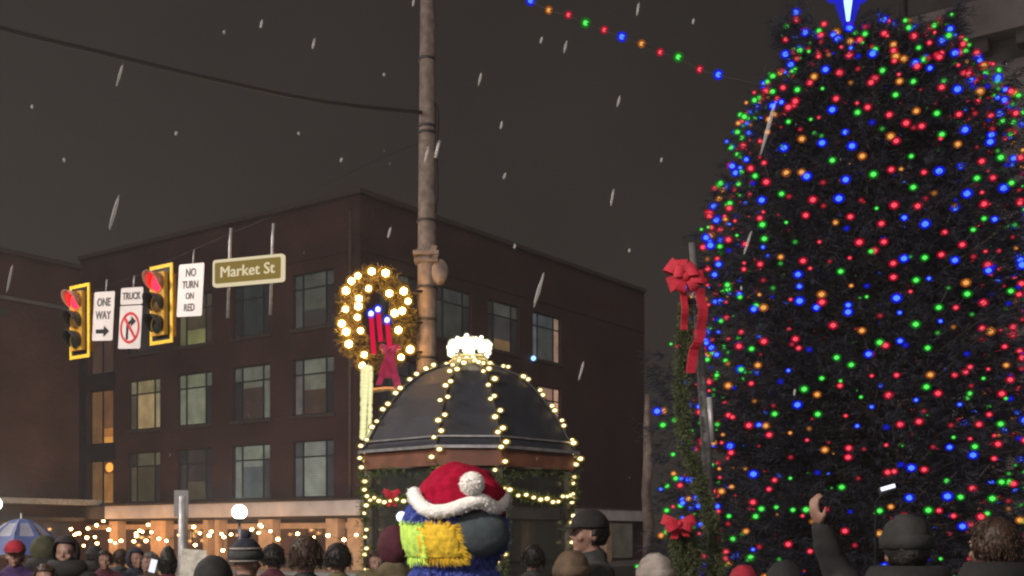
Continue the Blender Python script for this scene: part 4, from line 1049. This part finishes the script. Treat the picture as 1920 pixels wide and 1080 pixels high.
# ------------------------------------------------------------------ people
def cap(g, a, b, ra, rb_, n=12):
    a, b = Vector(a), Vector(b); k = 5; P = []; rr = []; d = (b - a).normalized()
    for i in range(k): th = PI / 2 * i / k; P.append(a - d * ra * math.cos(th)); rr.append(max(.002, ra * math.sin(th)))
    P.append(a); rr.append(ra); P.append(b); rr.append(rb_)
    for i in range(1, k + 1): th = PI / 2 * i / k; P.append(b + d * rb_ * math.sin(th)); rr.append(max(.002, rb_ * math.cos(th)))
    g.tube(P, rr, n)
def hand(g, w, d, up, s, curl=.5):
    """palm with four unequal bent fingers and a thumb off its side; w wrist, d pointing direction, up the palm normal"""
    w, d, up = Vector(w), Vector(d).normalized(), Vector(up); side = d.cross(up).normalized() * s; up = side.cross(d).normalized() * s
    g.ell(w + d * .05, (.04, .018, .055), 10, 8, M=Matrix((side, up, d)).transposed())
    for i, L in enumerate((.062, .072, .068, .052)):
        b = w + d * .085 + side * (-.030 + .020 * i); a1 = curl * .7; a2 = curl * 1.6
        m1 = b + (d * math.cos(a1) + up * math.sin(a1)) * L * .5; m2 = m1 + (d * math.cos(a2) + up * math.sin(a2)) * L * .5
        cap(g, b - d * .02, m1, .0095, .009, 8); cap(g, m1, m2, .009, .007, 8)
    b = w + d * .03 - side * .034; m1 = b + (d * .6 - side * .7 + up * .3).normalized() * .035; m2 = m1 + (d * .9 - side * .1 + up * .4).normalized() * .03
    cap(g, b, m1, .012, .011, 8); cap(g, m1, m2, .011, .008, 8)
POSE = {'down': (((.25, .03, 1.10), (.25, -.06, .86)), ((-.25, .03, 1.10), (-.25, -.06, .86))),
        'hold': (((.24, -.02, 1.12), (.12, -.26, 1.20)), ((-.24, -.02, 1.12), (-.10, -.27, 1.20))),
        'raise': (((.215, -.17, 1.50), (.305, -.14, 1.71)), ((-.25, .0, 1.12), (-.16, -.22, 1.0)))}
def head_geo(g):
    g.ell((0, .008, 1.640), (.077, .096, .105), 18, 14); g.ell((0, -.022, 1.585), (.058, .066, .085), 16, 12)
    g.ell((0, -.068, 1.523), (.024, .022, .020)); g.ell((0, -.094, 1.598), (.012, .017, .020)); g.ell((0, -.086, 1.618), (.008, .014, .032))
    g.ell((0, -.084, 1.560), (.024, .012, .006)); g.ell((0, -.083, 1.549), (.020, .012, .007))
    for s in (-1, 1):
        g.ell((s * .078, .012, 1.600), (.009, .021, .032)); g.ell((s * .033, -.078, 1.648), (.024, .014, .007)); g.ell((s * .045, -.062, 1.588), (.022, .02, .018))
    cap(g, (0, .022, 1.40), (0, .012, 1.56), .060, .054)
TEMPL = {}
def templates(pose):
    if pose in TEMPL: return TEMPL[pose]
    g = G(); head_geo(g)
    g.ell((0, .01, 1.24), (.165, .105, .22)); cap(g, (-.15, .01, 1.385), (.15, .01, 1.385), .062, .062); g.ell((0, .01, 1.02), (.14, .10, .18)); g.ell((0, .01, .92), (.165, .112, .13))
    j = G(); j.ell((0, .012, 1.22), (.205, .150, .27), 20, 14); cap(j, (-.15, .012, 1.375), (.15, .012, 1.375), .090, .090); j.lathe([(.20, .72), (.215, .74), (.21, 1.0), (.20, 1.2)], 20, (0, .01, 0), M=Matrix.Diagonal((1, .72, 1)))
    j.lathe([(.085, 1.42), (.092, 1.44), (.085, 1.505), (.070, 1.51)], 16, (0, .018, 0), M=Matrix.Diagonal((1, 1.05, 1)))
    cap(j, (-.13, .03, 1.40), (0, .03, 1.46), .06, .085); cap(j, (.13, .03, 1.40), (0, .03, 1.46), .06, .085)
    for s, (el, wr) in zip((1, -1), POSE[pose]):
        sh = (.185 * s, .01, 1.375)
        cap(g, sh, el, .052, .042); cap(g, el, wr, .041, .028); e, w = Vector(el), Vector(wr); d = (w - e).normalized()
        hand(g, w + d * .01, d, Vector((-s, -.2, 0)) if pose != 'hold' else Vector((0, 0, 1)), 1, .75 if pose != 'down' else .45)
        cap(j, sh, el, .090, .070); cap(j, el, w - d * .01, .069, .048)
    tr = G()
    for s in (1, -1):
        cap(g, (.09 * s, .01, .88), (.098 * s, 0, .49), .088, .058); cap(g, (.098 * s, 0, .49), (.105 * s, .02, .09), .056, .040); cap(g, (.105 * s, .03, .05), (.115 * s, -.13, .035), .042, .034)
        cap(tr, (.09 * s, .01, .88), (.098 * s, 0, .49), .105, .078); cap(tr, (.098 * s, 0, .49), (.105 * s, .02, .12), .076, .066)
    tr.ell((0, .01, .90), (.182, .130, .15))
    sh_ = []
    for s in (1, -1):
        q = G(); cap(q, (.105 * s, .035, .055), (.118 * s, -.15, .046), .055, .045); sh_.append(q)
    e = []
    for s in (1, -1):
        q = G(); q.ell((s * .032, -.076, 1.630), (.013, .010, .009)); e.append(q.mesh('eye', M_eye, None, True))
    TEMPL[pose] = (remesh(g, .009, 3), remesh(j, .013, 3, .010, 9, 3), remesh(tr, .016, 2, .006, 10, 5), [remesh(q, .014, 2) for q in sh_], e)
    return TEMPL[pose]
def dome(g, c, r, z_lo, front=None, noise_=.0, seg=28, rings=16, mi=0, th=.006, sc_=30, seed=0):
    """cap shape: ellipsoid above z_lo (fraction of r), optionally open at the face"""
    c = Vector(c); vs = []; keep = []
    for i in range(rings + 1):
        thv = math.acos(z_lo) * i / rings
        for k in range(seg):
            ph = 2 * PI * k / seg; v = Vector((math.sin(thv) * math.cos(ph) * r[0], math.sin(thv) * math.sin(ph) * r[1], math.cos(thv) * r[2]))
            if noise_: v *= 1 + noise_ * mnoise.noise(v * sc_ + Vector((seed, 0, 0)))
            vs.append(v)
    fs = []
    for i in range(rings):
        for k in range(seg):
            f = (i * seg + k, (i + 1) * seg + k, (i + 1) * seg + (k + 1) % seg, i * seg + (k + 1) % seg)
            m_ = sum((vs[q] for q in f), Vector()) / 4
            if front and front(m_): continue
            fs.append(f)
    n0 = len(vs); inner = [v * (1 - th / max(r)) for v in vs]; allv = [v + c for v in vs] + [v + c for v in inner]
    f2 = [tuple(n0 + q for q in f[::-1]) for f in fs]
    cnt = {}
    for f in fs:
        for q in range(len(f)): a, b = f[q], f[(q + 1) % 4]; cnt[(a, b)] = cnt.get((a, b), 0) + 1
    rim = [(b, a, n0 + a, n0 + b) for (a, b) in cnt if (b, a) not in cnt]
    g.add(allv, fs + f2 + rim, mi)
def headgear(t, kind, col, seed, band=None):
    m = MATS['cloth_' + col] if kind not in ('hair', 'long_hair', 'bald') else MATS['hair_' + col]
    if kind in ('hair', 'long_hair'):
        g = G(); lo = -.55 if kind == 'hair' else -.93
        dome(g, (0, .016, 1.640), (.095, .112, .122 if kind == 'hair' else .20), lo, lambda v: v.y < -.045 and v.z < .055, .10, seed=seed)
        g.build('hair', m, t, True)
        g = G(); r = random.Random(seed)
        for i in range(620):
            ph = r.uniform(0, 2 * PI); z = r.uniform(-.5, .98); s = math.sqrt(1 - z * z); v = Vector((s * math.cos(ph) * .094, s * math.sin(ph) * .112, z * .122))
            if v.y < -.045 and v.z < .06: continue
            b = v + Vector((0, .016, 1.64)); tip = b + v.normalized() * .012 + Vector((r.gauss(0, .01), r.gauss(0, .01), -.035)); mid = b.lerp(tip, .5) + v.normalized() * .008
            g.tube([b, mid, tip], [.0026, .0022, .0008], 3)
        g.build('strands', m, t, True, kind='stuff')
    elif kind in ('beanie', 'pom_beanie'):
        g = G(); dome(g, (0, .010, 1.652), (.100, .118, .118), -.05, None, .05, seed=seed); hat = g.build('beanie', m, t, True)
        g = G(); g.lathe([(.094, -.03), (.110, -.026), (.113, .0), (.110, .026), (.096, .032)], 28, (0, .010, 1.655), M=Matrix.Diagonal((.93, 1.10, 1))); bd = g.build('cuff', MATS['cloth_' + (band or col)], hat, True)
        if band:
            g = G(); g.lathe([(.098, .036), (.108, .038), (.106, .048), (.096, .05)], 28, (0, .010, 1.655), M=Matrix.Diagonal((.93, 1.10, 1))); g.build('stripe', MATS['cloth_pale'], hat, True)
            g = G(); g.lathe([(.092, -.042), (.109, -.040), (.109, -.030), (.092, -.028)], 28, (0, .010, 1.655), M=Matrix.Diagonal((.93, 1.10, 1))); g.build('stripe', MATS['cloth_pale'], hat, True)
        if kind == 'pom_beanie':
            g = G(); g.ell((0, .01, 1.785), .030, f=lambda v: v * (1 + .2 * mnoise.noise(v * 120))); g.build('pom', m, hat, True)
    elif kind == 'cap':
        g = G(); dome(g, (0, .010, 1.650), (.096, .114, .108), -.02, None, .02, seed=seed); hat = g.build('cap', m, t, True)
        g = G(); P = [(-.075, -.075), (-.06, -.15), (0, -.185), (.06, -.15), (.075, -.075)]
        vs = [(x, y, 1.66 - .6 * x * x + (y + .07) * .12) for x, y in P] + [(x, y, 1.652 - .6 * x * x + (y + .07) * .12) for x, y in P]
        g.add(vs, [(0, 1, 2, 3, 4), (9, 8, 7, 6, 5)] + [(i, 5 + i, 5 + (i + 1) % 5, (i + 1) % 5) for i in range(5)]); g.build('brim', m, hat)
    elif kind == 'hood':
        g = G(); dome(g, (0, .022, 1.628), (.118, .135, .150), -.85, lambda v: v.y < -.062 and v.z < .085, .05, sc_=18, seed=seed); g.build('hood', m, t, True)
def person(label, x, ytop, D, face, hat, hatcol, jacket, pose='down', skin=M_skin, trousers='navy', band=None, hair='dark', group='people in the crowd'):
    top = at(x, ytop, D); hgt = {'hair': 1.765, 'long_hair': 1.775, 'beanie': 1.772, 'pom_beanie': 1.81, 'cap': 1.76, 'hood': 1.778}[hat]
    s = top.z / hgt
    t = thing('person', label, 'person', (top.x, D, 0), face, group)
    t.scale = (s, s, s); MW[t.name] = Matrix.Identity(4)
    body, jk, tr, shoes, eyes = templates(pose)
    def child(nm, me, m):
        o = bpy.data.objects.new(nm, me); COL.objects.link(o); o.parent = t
        o.material_slots[0].link = 'OBJECT'; o.material_slots[0].material = m; return o
    child('body', body, skin); child('jacket', jk, MATS['cloth_' + jacket]); child('trousers', tr, MATS['cloth_' + trousers])
    for q in shoes: child('shoe', q, MATS['cloth_black'])
    for q in eyes: child('eye', q, M_eye)
    headgear(t, hat, hatcol, int(x) % 97, band)
    if pose == 'raise' or jacket == 'black':
        g = G(); g.lathe([(.10, 1.40), (.17, 1.42), (.185, 1.49), (.15, 1.555), (.115, 1.56), (.10, 1.50)], 24, (0, .03, 0), M=Matrix.Diagonal((1, .85, 1)), close=True); g.build('collar', MATS['cloth_' + jacket], t, True)
    if hat == 'cap' or hat == 'beanie':
        g = G(); dome(g, (0, .018, 1.625), (.086, .106, .11), -.7, lambda v: v.y < -.02 or v.z > .05, .1, seed=int(x) % 50); g.build('hair', MATS['hair_' + hair], t, True)
    return t
A = PI        # facing away from the camera
person('person in a red cap and purple jacket beside the blue umbrella', 28, 1011, 10, .25, 'cap', 'red', 'purple', skin=M_skin2)
person('person in dark olive hood under the edge of the umbrella', 86, 1003, 10.6, A - .3, 'hood', 'olive', 'black')
person('person with bare face in a dark pointed hood facing the camera', 123, 1003, 9.6, .1, 'hood', 'black', 'black', skin=M_skin2)
person('person with pale knit hat and brown coat behind the hooded figure', 66, 1040, 11.2, .2, 'beanie', 'grey', 'brown', skin=M_skin2)
person('person in olive coat with short brown hair low beside the purple jacket', 84, 1056, 8.6, .4, 'hair', 'brown', 'khaki', skin=M_skin2)
person('person with dark hair and red scarf coloured coat in the far crowd', 196, 1030, 13, .4, 'hair', 'dark', 'maroon')
person('person in grey beanie and black coat in the far crowd', 178, 1022, 14, 2.7, 'beanie', 'charcoal', 'black')
person('person with brown hair and grey coat in the far crowd', 226, 1028, 13.6, 3.5, 'hair', 'brown', 'slate')
person('person in navy hood in the far crowd', 255, 1026, 13.2, .8, 'hood', 'navy', 'navy')
person('person with grey hair in the far crowd holding up hands', 280, 1034, 12.4, -.6, 'hair', 'grey', 'brown', 'hold')
person('person with dark hair and maroon coat by the post', 316, 1034, 11.6, 3.0, 'long_hair', 'dark', 'maroon')
person('person in black padded jacket with black hood hiding the placard edge', 400, 1040, 6.2, A + .2, 'hood', 'black', 'black')
person('person in striped navy and grey knit hat seen from behind', 463, 996, 7.0, A - .35, 'pom_beanie', 'navy', 'charcoal', band='slate')
person('person with dark hair and wine coloured coat between knit hat and brown hair', 514, 1018, 9.5, A - .2, 'hair', 'dark', 'maroon')
person('person with round brown hair and small red topknot hat seen from behind', 574, 1003, 6.9, A, 'hair', 'brown', 'charcoal')
person('person with short dark hair and khaki coat near the cream pier', 634, 1016, 8.3, A + .1, 'hair', 'dark', 'khaki')
person('person in plum coloured hood half hidden by the plush head', 737, 984, 8.2, A + .5, 'hood', 'maroon', 'khaki')
person('man in dark cap and hooded coat turned in profile toward the kiosk', 1103, 953, 6.9, -1.35, 'cap', 'black', 'charcoal', skin=M_skin2)
person('shorter person in a round tan knit hat before the capped man', 1072, 1030, 5.6, A, 'beanie', 'tan', 'black')
person('person in pale grey knit hat at the foot of the garlanded column', 1228, 1036, 5.6, A + .3, 'beanie', 'pale', 'slate')
person('person in a small red hat below the garlanded column', 1394, 1058, 6.6, A, 'beanie', 'red', 'navy')
person('person in grey knit hat raising one hand toward the conifer', 1698, 962, 4.7, A, 'beanie', 'charcoal', 'black', 'raise')
person('person with brown hair and black coat holding hands up by the conifer', 1858, 968, 5.3, A + .5, 'hair', 'brown', 'black', 'hold')
person('person in black hood between raised hand and garlanded column', 1470, 1050, 6.0, A, 'hood', 'black', 'black')
person('person in dark charcoal coat standing under the fascia of the kiosk', 1000, 1020, 9.5, A, 'hair', 'dark', 'charcoal', 'hold')
person('person with fair face and brown coat behind the plush figure', 705, 1030, 10.5, .3, 'hair', 'brown', 'brown', skin=M_skin2)

# phones held up
def phone(x, y, D, label, rz, col, s):
    c = at(x, y, D)
    t = thing('phone', label, 'phone', c, rz); M = MW[t.name]; R3 = M.to_3x3() @ Matrix.Rotation(.25, 3, 'Y')
    g = G(); g.box(c, (.075, .009, .15), R3); g.build('case', M_black, t)
    g = G(); g.box(c + M.to_3x3() @ Vector((0, -.0065, 0)), (.067, .003, .138), R3); g.build('screen', emis('screen_%d' % int(x), col, s), t)
phone(287, 1061, 11.9, 'small bright phone screen held in the far crowd', 0, (.9, .9, 1), 1.1)
# glowing white bar on a thin stand in front of the tree
c = at(1665, 914, 9.2)
t = thing('glow_bar', 'small glowing white bar before the lower branches of the conifer', 'lamp', c)
g = G(); M3 = Matrix.Rotation(-.28, 3, 'Y'); g.box(c, (.11, .03, .03), M3); g.build('bright_bar', emis('white_bar', (.85, .9, 1), 1.5), t)
g = G(); g.box(c + Vector((0, .035, -.01)), (.13, .035, .05), M3); g.build('housing', M_iron, t)
g = G(); g.tube([c + Vector((0, .04, -.02)), c + Vector((0, .3, -.1)), Vector((c.x, 9.6, 0))], .007, 6); g.build('stand', M_iron, t, True)

# umbrella
uc = at(40, 972, 11.0); ub = Vector((uc.x, uc.y, .0))
um = thing('umbrella', 'blue golf umbrella with white panel blocks over the red capped person', 'umbrella', Vector((uc.x, uc.y, uc.z)))
UR, UHt = .43, .33
for k in range(8):
    a0, a1 = 2 * PI * k / 8 + .2, 2 * PI * (k + 1) / 8 + .2; vs = []; S = 5; T_ = 6
    for i in range(T_ + 1):
        f = i / T_; r = UR * f; z = -UHt * (1 - math.cos(f * 1.35)) / (1 - math.cos(1.35))
        p, q = uc + Vector((math.cos(a0) * r, math.sin(a0) * r, z)), uc + Vector((math.cos(a1) * r, math.sin(a1) * r, z))
        for m_ in range(S + 1):
            w_ = p.lerp(q, m_ / S); w_.z += -.03 * f * 4 * (m_ / S) * (1 - m_ / S) * .6; vs.append(w_)
    fs = [(i * (S + 1) + j, i * (S + 1) + j + 1, (i + 1) * (S + 1) + j + 1, (i + 1) * (S + 1) + j) for i in range(T_) for j in range(S)]
    mi = [1 if (2 <= i // S <= 3 and 1 <= i % S <= 3) else 0 for i in range(len(fs))]
    g = G(); g.add(vs, fs); g.m = mi; g.build('canopy_panel', [mat('umbrella_blue', (.07, .095, .24), .6, scale=5), mat('umbrella_white', (.26, .27, .34), .6, scale=5)], um)
    g = G(); g.tube([uc + Vector((0, 0, -.02)), uc + Vector((math.cos(a0) * UR * .6, math.sin(a0) * UR * .6, -UHt * .40)), uc + Vector((math.cos(a0) * UR, math.sin(a0) * UR, -UHt - .01))], .005, 4); g.build('rib', M_iron, um)
g = G(); g.tube([uc + Vector((0, 0, .05)), uc + Vector((0, 0, -.85))], .009, 8); g.build('shaft', M_steel, um, True)
g = G(); g.tube([uc + Vector((0, 0, -.74)), uc + Vector((0, 0, -.90))], .017, 8); g.build('handle', M_iron, um, True)

# ------------------------------------------------------------------ person in a generic plush costume with a Santa hat
MD = 6.0; mp = F / MD
mc = at(853, 1005, MD); mb = Vector((mc.x, MD, 0))
pl = thing('person', 'person in bulky blue plush costume with lime and yellow patches, back turned, in Santa hat', 'person', mb)
M_plb = mat('blue_plush', (.055, .085, .36), .95, scale=30, var=.35, bump=.5)
M_ply = mat('yellow_plush', (.78, .52, .035), .95, scale=30, var=.3, bump=.5)
M_pll = mat('lime_plush', (.50, .78, .12), .95, scale=30, var=.3, bump=.4)
M_plg = mat('grey_felt', (.050, .066, .078), .95, scale=20, var=.15, bump=.3)
g = G()
hz = 1.72
g.ell((0, 0, hz), (.275, .27, .25), 24, 16); g.ell((0, 0, 1.42), (.25, .22, .2), 20, 14); g.ell((0, .01, 1.05), (.33, .27, .42), 20, 14); cap(g, (-.24, 0, 1.3), (.24, 0, 1.3), .14, .14)
for s in (1, -1):
    cap(g, (.28 * s, 0, 1.28), (.40 * s, -.05, 1.0), .11, .10); cap(g, (.40 * s, -.05, 1.0), (.36 * s, -.22, .78), .10, .08); hand(g, (.36 * s, -.25, .74), (0, -.6, -.7), (-s, 0, .2), 1.5, .5)
    cap(g, (.15 * s, 0, .72), (.16 * s, 0, .42), .14, .12); cap(g, (.16 * s, 0, .42), (.17 * s, .02, .14), .12, .10); cap(g, (.17 * s, .04, .08), (.2 * s, -.20, .07), .09, .08)
me = remesh(g, .016, 3, .012, 14, 2); me.materials.clear(); me.materials.append(M_plb)
bo = bpy.data.objects.new('body', me); COL.objects.link(bo); bo.parent = pl
rf = random.Random(12)
def surf(v, k=1.0):   # local costume head surface
    return Vector((v[0] * .275 * k, v[1] * .27 * k, hz + v[2] * .25 * k))
def patch(name, m, inside, lift, seedn, tuft=.035, cnt=700):
    """a plush pad on the head: cells of the head ellipsoid inside the outline, thickened, with tufts round it"""
    g = G(); N = 46
    vs = {}; fs = []
    def vid(i, j):
        if (i, j) not in vs:
            az = R(-100) + R(200) * i / N; el = R(-80) + R(140) * j / N
            d = Vector((math.sin(az) * math.cos(el), -math.cos(az) * math.cos(el), math.sin(el))); vs[(i, j)] = (len(vs), d)
        return vs[(i, j)][0]
    for i in range(N):
        for j in range(N):
            az = R(-100) + R(200) * (i + .5) / N; el = R(-80) + R(140) * (j + .5) / N
            d = (math.sin(az) * math.cos(el), -math.cos(az) * math.cos(el), math.sin(el))
            if inside(d[0] * .275, d[2] * .25): fs.append((vid(i, j), vid(i + 1, j), vid(i + 1, j + 1), vid(i, j + 1)))
    arr = sorted(vs.values(), key=lambda q: q[0])
    out = [surf(d, 1 + lift + .012 * mnoise.noise(Vector(d) * 9)) for _, d in arr]; inn = [surf(d, .97) for _, d in arr]; n0 = len(out)
    cnt_ = {}
    for f in fs:
        for q in range(4): cnt_[(f[q], f[(q + 1) % 4])] = 1
    rim = [(b, a, n0 + a, n0 + b) for (a, b) in cnt_ if (b, a) not in cnt_]
    g.add([Vector(mb) + v for v in out + inn], fs + [tuple(n0 + q for q in f[::-1]) for f in fs] + rim)
    o = g.build(name, m, pl, True)
    if tuft:
        g = G()
        edge = [arr[q][1] for q in {a for (a, b) in cnt_ if (b, a) not in cnt_}]
        mid = sum((Vector(d) for _, d in arr), Vector()) / len(arr)
        for k in range(cnt):
            d = (Vector(rf.choice(edge)) + Vector((rf.gauss(0, .012), rf.gauss(0, .012), rf.gauss(0, .012)))).normalized()
            b = surf(d, 1 + lift - .012); o_ = (d - mid).normalized()
            if o_.x < -.55 and 'yellow' in name: continue
            tip = b + o_ * tuft * rf.uniform(.5, 1.2) + Vector((rf.gauss(0, .006), 0, -.012)); s = d.cross(o_).normalized() * .006
            g.add([mb + b + s, mb + b - s, mb + b + d * .006, mb + tip], [(0, 1, 3), (1, 2, 3), (2, 0, 3)])
        g.build('fur', m, o, kind='stuff')
    return o
# outlines in metres on the face of the head (x across, z up from head centre)
patch('lime_patch', M_pll, lambda x, z: -.30 < x < -.15 and -.13 < z < .035, .04, 1, .040, 240)
patch('yellow_patch', M_ply, lambda x, z: -.165 < x < .03 + .25 * (-z - .02) and -.125 < z < .035 - .10 * abs(x + .08), .05, 2, .036, 480)
g = G(); g.ell(mb + Vector((.112, -.19, hz - .002)), (.175, .105, .125), 28, 18, f=lambda v: Vector((v.x * (1 + .10 * mnoise.noise(v * 6)), v.y, v.z * (1 + .06 * (v.x > 0)))))
g.build('grey_pad', M_plg, pl, True)
g = G()
for k in range(5200):
    ph = rf.uniform(-PI, 0); z = rf.uniform(-1, .9); s = math.sqrt(1 - z * z); d = Vector((s * math.cos(ph), s * math.sin(ph), z))
    if rf.random() < .5: b = Vector((d.x * .275, d.y * .27, hz + d.z * .25))
    else: b = Vector((d.x * .26, d.y * .235, 1.40 + d.z * .21))
    if -.31 < b.x < .09 and -.15 < b.z - hz < .05 and b.y < 0 and b.z > hz - .2: continue
    tip = b + d * .014 + Vector((rf.gauss(0, .01), 0, -.024 * rf.uniform(.6, 1.2))); s_ = d.cross(Vector((0, 0, 1))); s_ = (s_.normalized() if s_.length > 1e-4 else Vector((1, 0, 0))) * .0032
    g.add([mb + b + s_, mb + b - s_, mb + b + d * .01, mb + tip], [(0, 1, 3), (1, 2, 3), (2, 0, 3)])
g.build('fur', M_plb, pl, kind='stuff')
# Santa hat lies on the head: its own thing
hc = Vector((mc.x + .02, MD, 0))
hat = thing('santa_hat', 'plush red Santa hat with white fur brim and white pompom', 'hat', hc + Vector((0, 0, 1.86)), 0)
def mpx(x, y, dy): return at(x, y, MD - dy)
g = G()
def hf(v):
    w = v.copy(); 
    if w.z > 0: w.z *= 1 + .10 * mnoise.noise(Vector((v.x * 9, v.y * 9, 1))); w.x += .02 * mnoise.noise(v * 14) 
    return w + v.normalized() * .012 * mnoise.noise(v * 22)
hcen = at(864, 955, MD)
g.ell(hcen, (.238, .25, .245), 40, 26, f=hf)
g.ell(hcen + Vector((.10, -.10, .05)), (.14, .16, .12), 24, 16, f=hf)
mh = remesh(g, .014, 4, .010, 12, 4); mh.materials.clear(); mh.materials.append(mat('santa_red', (.30, .005, .028), .95, scale=24, var=.25, bump=.4, spec=.1))
mh.transform(Matrix.Translation(-(hc + Vector((0, 0, 1.86)))))
o = bpy.data.objects.new('crown_cloth', mh); COL.objects.link(o); o.parent = hat
M_fur = mat('white_fur', (.86, .84, .80), .95, scale=40, var=.12, bump=.6)
TP = [(776, 925, .12), (785, 942, .19), (800, 955, .245), (822, 959, .275), (850, 954, .295), (880, 944, .295), (903, 938, .285), (915, 946, .26), (930, 952, .21), (942, 944, .14), (945, 932, .06)]
front = [mpx(*p) for p in TP]
back = [hcen + Vector((.235 * math.cos(a), .25 * math.sin(a), -.0)) for a in np.linspace(.05, PI - .05, 8)]
loop = front + [b + Vector((0, .02, .03)) for b in back]
Q = []
for i in range(len(loop)):
    a, b, c_, d_ = loop[i - 1], loop[i], loop[(i + 1) % len(loop)], loop[(i + 2) % len(loop)]
    for k in range(6):
        tt_ = k / 6; Q.append(.5 * ((2 * b) + (c_ - a) * tt_ + (2 * a - 5 * b + 4 * c_ - d_) * tt_ ** 2 + (3 * b - a - 3 * c_ + d_) * tt_ ** 3))
Q.append(Q[0])
g = G(); g.tube(Q, [.035 * (1 + .12 * mnoise.noise(q * 16)) for q in Q], 14, cap=False, flat=1.0)
tr_o = g.build('fur_brim', M_fur, hat, True)
def fluff(name, cs, rads, n, parent, L=.012):
    g = G()
    for k in range(n):
        i = rf.randrange(len(cs)); d = Vector((rf.gauss(0, 1), rf.gauss(0, 1), rf.gauss(0, 1))).normalized(); b = cs[i] + d * rads * .95
        s_ = d.orthogonal().normalized() * .003; q = d.cross(s_).normalized() * .003; tip = b + d * L + Vector((rf.gauss(0, .004), rf.gauss(0, .004), -.004))
        g.add([b + s_, b - s_ * .5 + q, b - s_ * .5 - q, tip], [(0, 1, 3), (1, 2, 3), (2, 0, 3)])
    g.build(name, M_fur, parent, kind='stuff')
fluff('brim_fur', Q, .035, 2600, tr_o, .009)
pc_ = at(885, 906, MD - .30)
g = G(); g.ell(pc_, .056, 20, 14, f=lambda v: v * (1 + .08 * mnoise.noise(v * 60))); po = g.build('pompom', M_fur, hat, True)
fluff('pompom_fur', [pc_], .056, 900, po, .012)

# ------------------------------------------------------------------ snow
g = G(); rs = random.Random(31)
SN = [(224, 142, 52), (214, 398, 78), (588, 82, 26), (900, 148, 30), (1060, 88, 28), (1148, 370, 38), (1196, 17, 30), (730, 436, 26), (946, 330, 16), (1160, 190, 28), (18, 523, 64), (1010, 545, 80), (1090, 695, 42), (1402, 455, 56), (1440, 240, 120), (940, 235, 18),
      (490, 45, 20), (800, 290, 36), (775, 5, 18), (965, 462, 12), (1300, 40, 14), (640, 300, 12), (1490, 735, 16), (1240, 300, 12), (330, 250, 10), (120, 300, 10), (60, 200, 9), (420, 60, 9), (560, 250, 8), (1390, 540, 10), (1015, 75, 16), (720, 140, 8), (1180, 470, 9)]
for (x, y, L) in SN:
    D = max(1.6, 3.6 - L / 45) * rs.uniform(.9, 1.15); c = at(x, y, D); ln = L / F * D * .42; w = max(.0012, 2.3 / F * D) * (1.5 if L > 70 else 1)
    M3 = Matrix.Rotation(.24 + rs.gauss(0, .06), 3, 'Y')
    g.ell(c, (w, w, ln), 8, 7, M=M3, f=lambda v: v * (1 + .35 * mnoise.noise(v * 300 + Vector((x, y, 0)))))
for i in range(26):
    x, y = rs.uniform(0, 1920), rs.uniform(0, 1000); D = rs.uniform(4, 11); c = at(x, y, D); w = rs.uniform(.0008, .0018)
    g.ell(c, (w, w, w * rs.uniform(4, 7)), 6, 5, M=Matrix.Rotation(.25, 3, 'Y'), f=lambda v: v * (1 + .4 * mnoise.noise(v * 300)))
ms = bpy.data.materials.new('snow'); ms.use_nodes = True
b = ms.node_tree.nodes['Principled BSDF']; b.inputs['Base Color'].default_value = (.8, .79, .78, 1); b.inputs['Roughness'].default_value = .9; b.inputs['Alpha'].default_value = .26
g.build('falling_snow', ms, None, True, kind='stuff')['label'] = 'loose snowflakes drifting through the night air'

# ------------------------------------------------------------------ snowy air
mh_ = bpy.data.materials.new('haze'); mh_.use_nodes = True; t_ = mh_.node_tree; t_.nodes.clear()
oo = t_.nodes.new('ShaderNodeOutputMaterial'); pv = t_.nodes.new('ShaderNodeVolumePrincipled')
pv.inputs['Color'].default_value = (.92, .90, .88, 1); pv.inputs['Density'].default_value = .0012; pv.inputs['Anisotropy'].default_value = .3
t_.links.new(pv.outputs[0], oo.inputs['Volume'])
g = G(); g.box((0, 170, 12.5), (604, 464, 27)); g.build('haze', mh_, None, False, kind='stuff')['label'] = 'thin snowy night air'
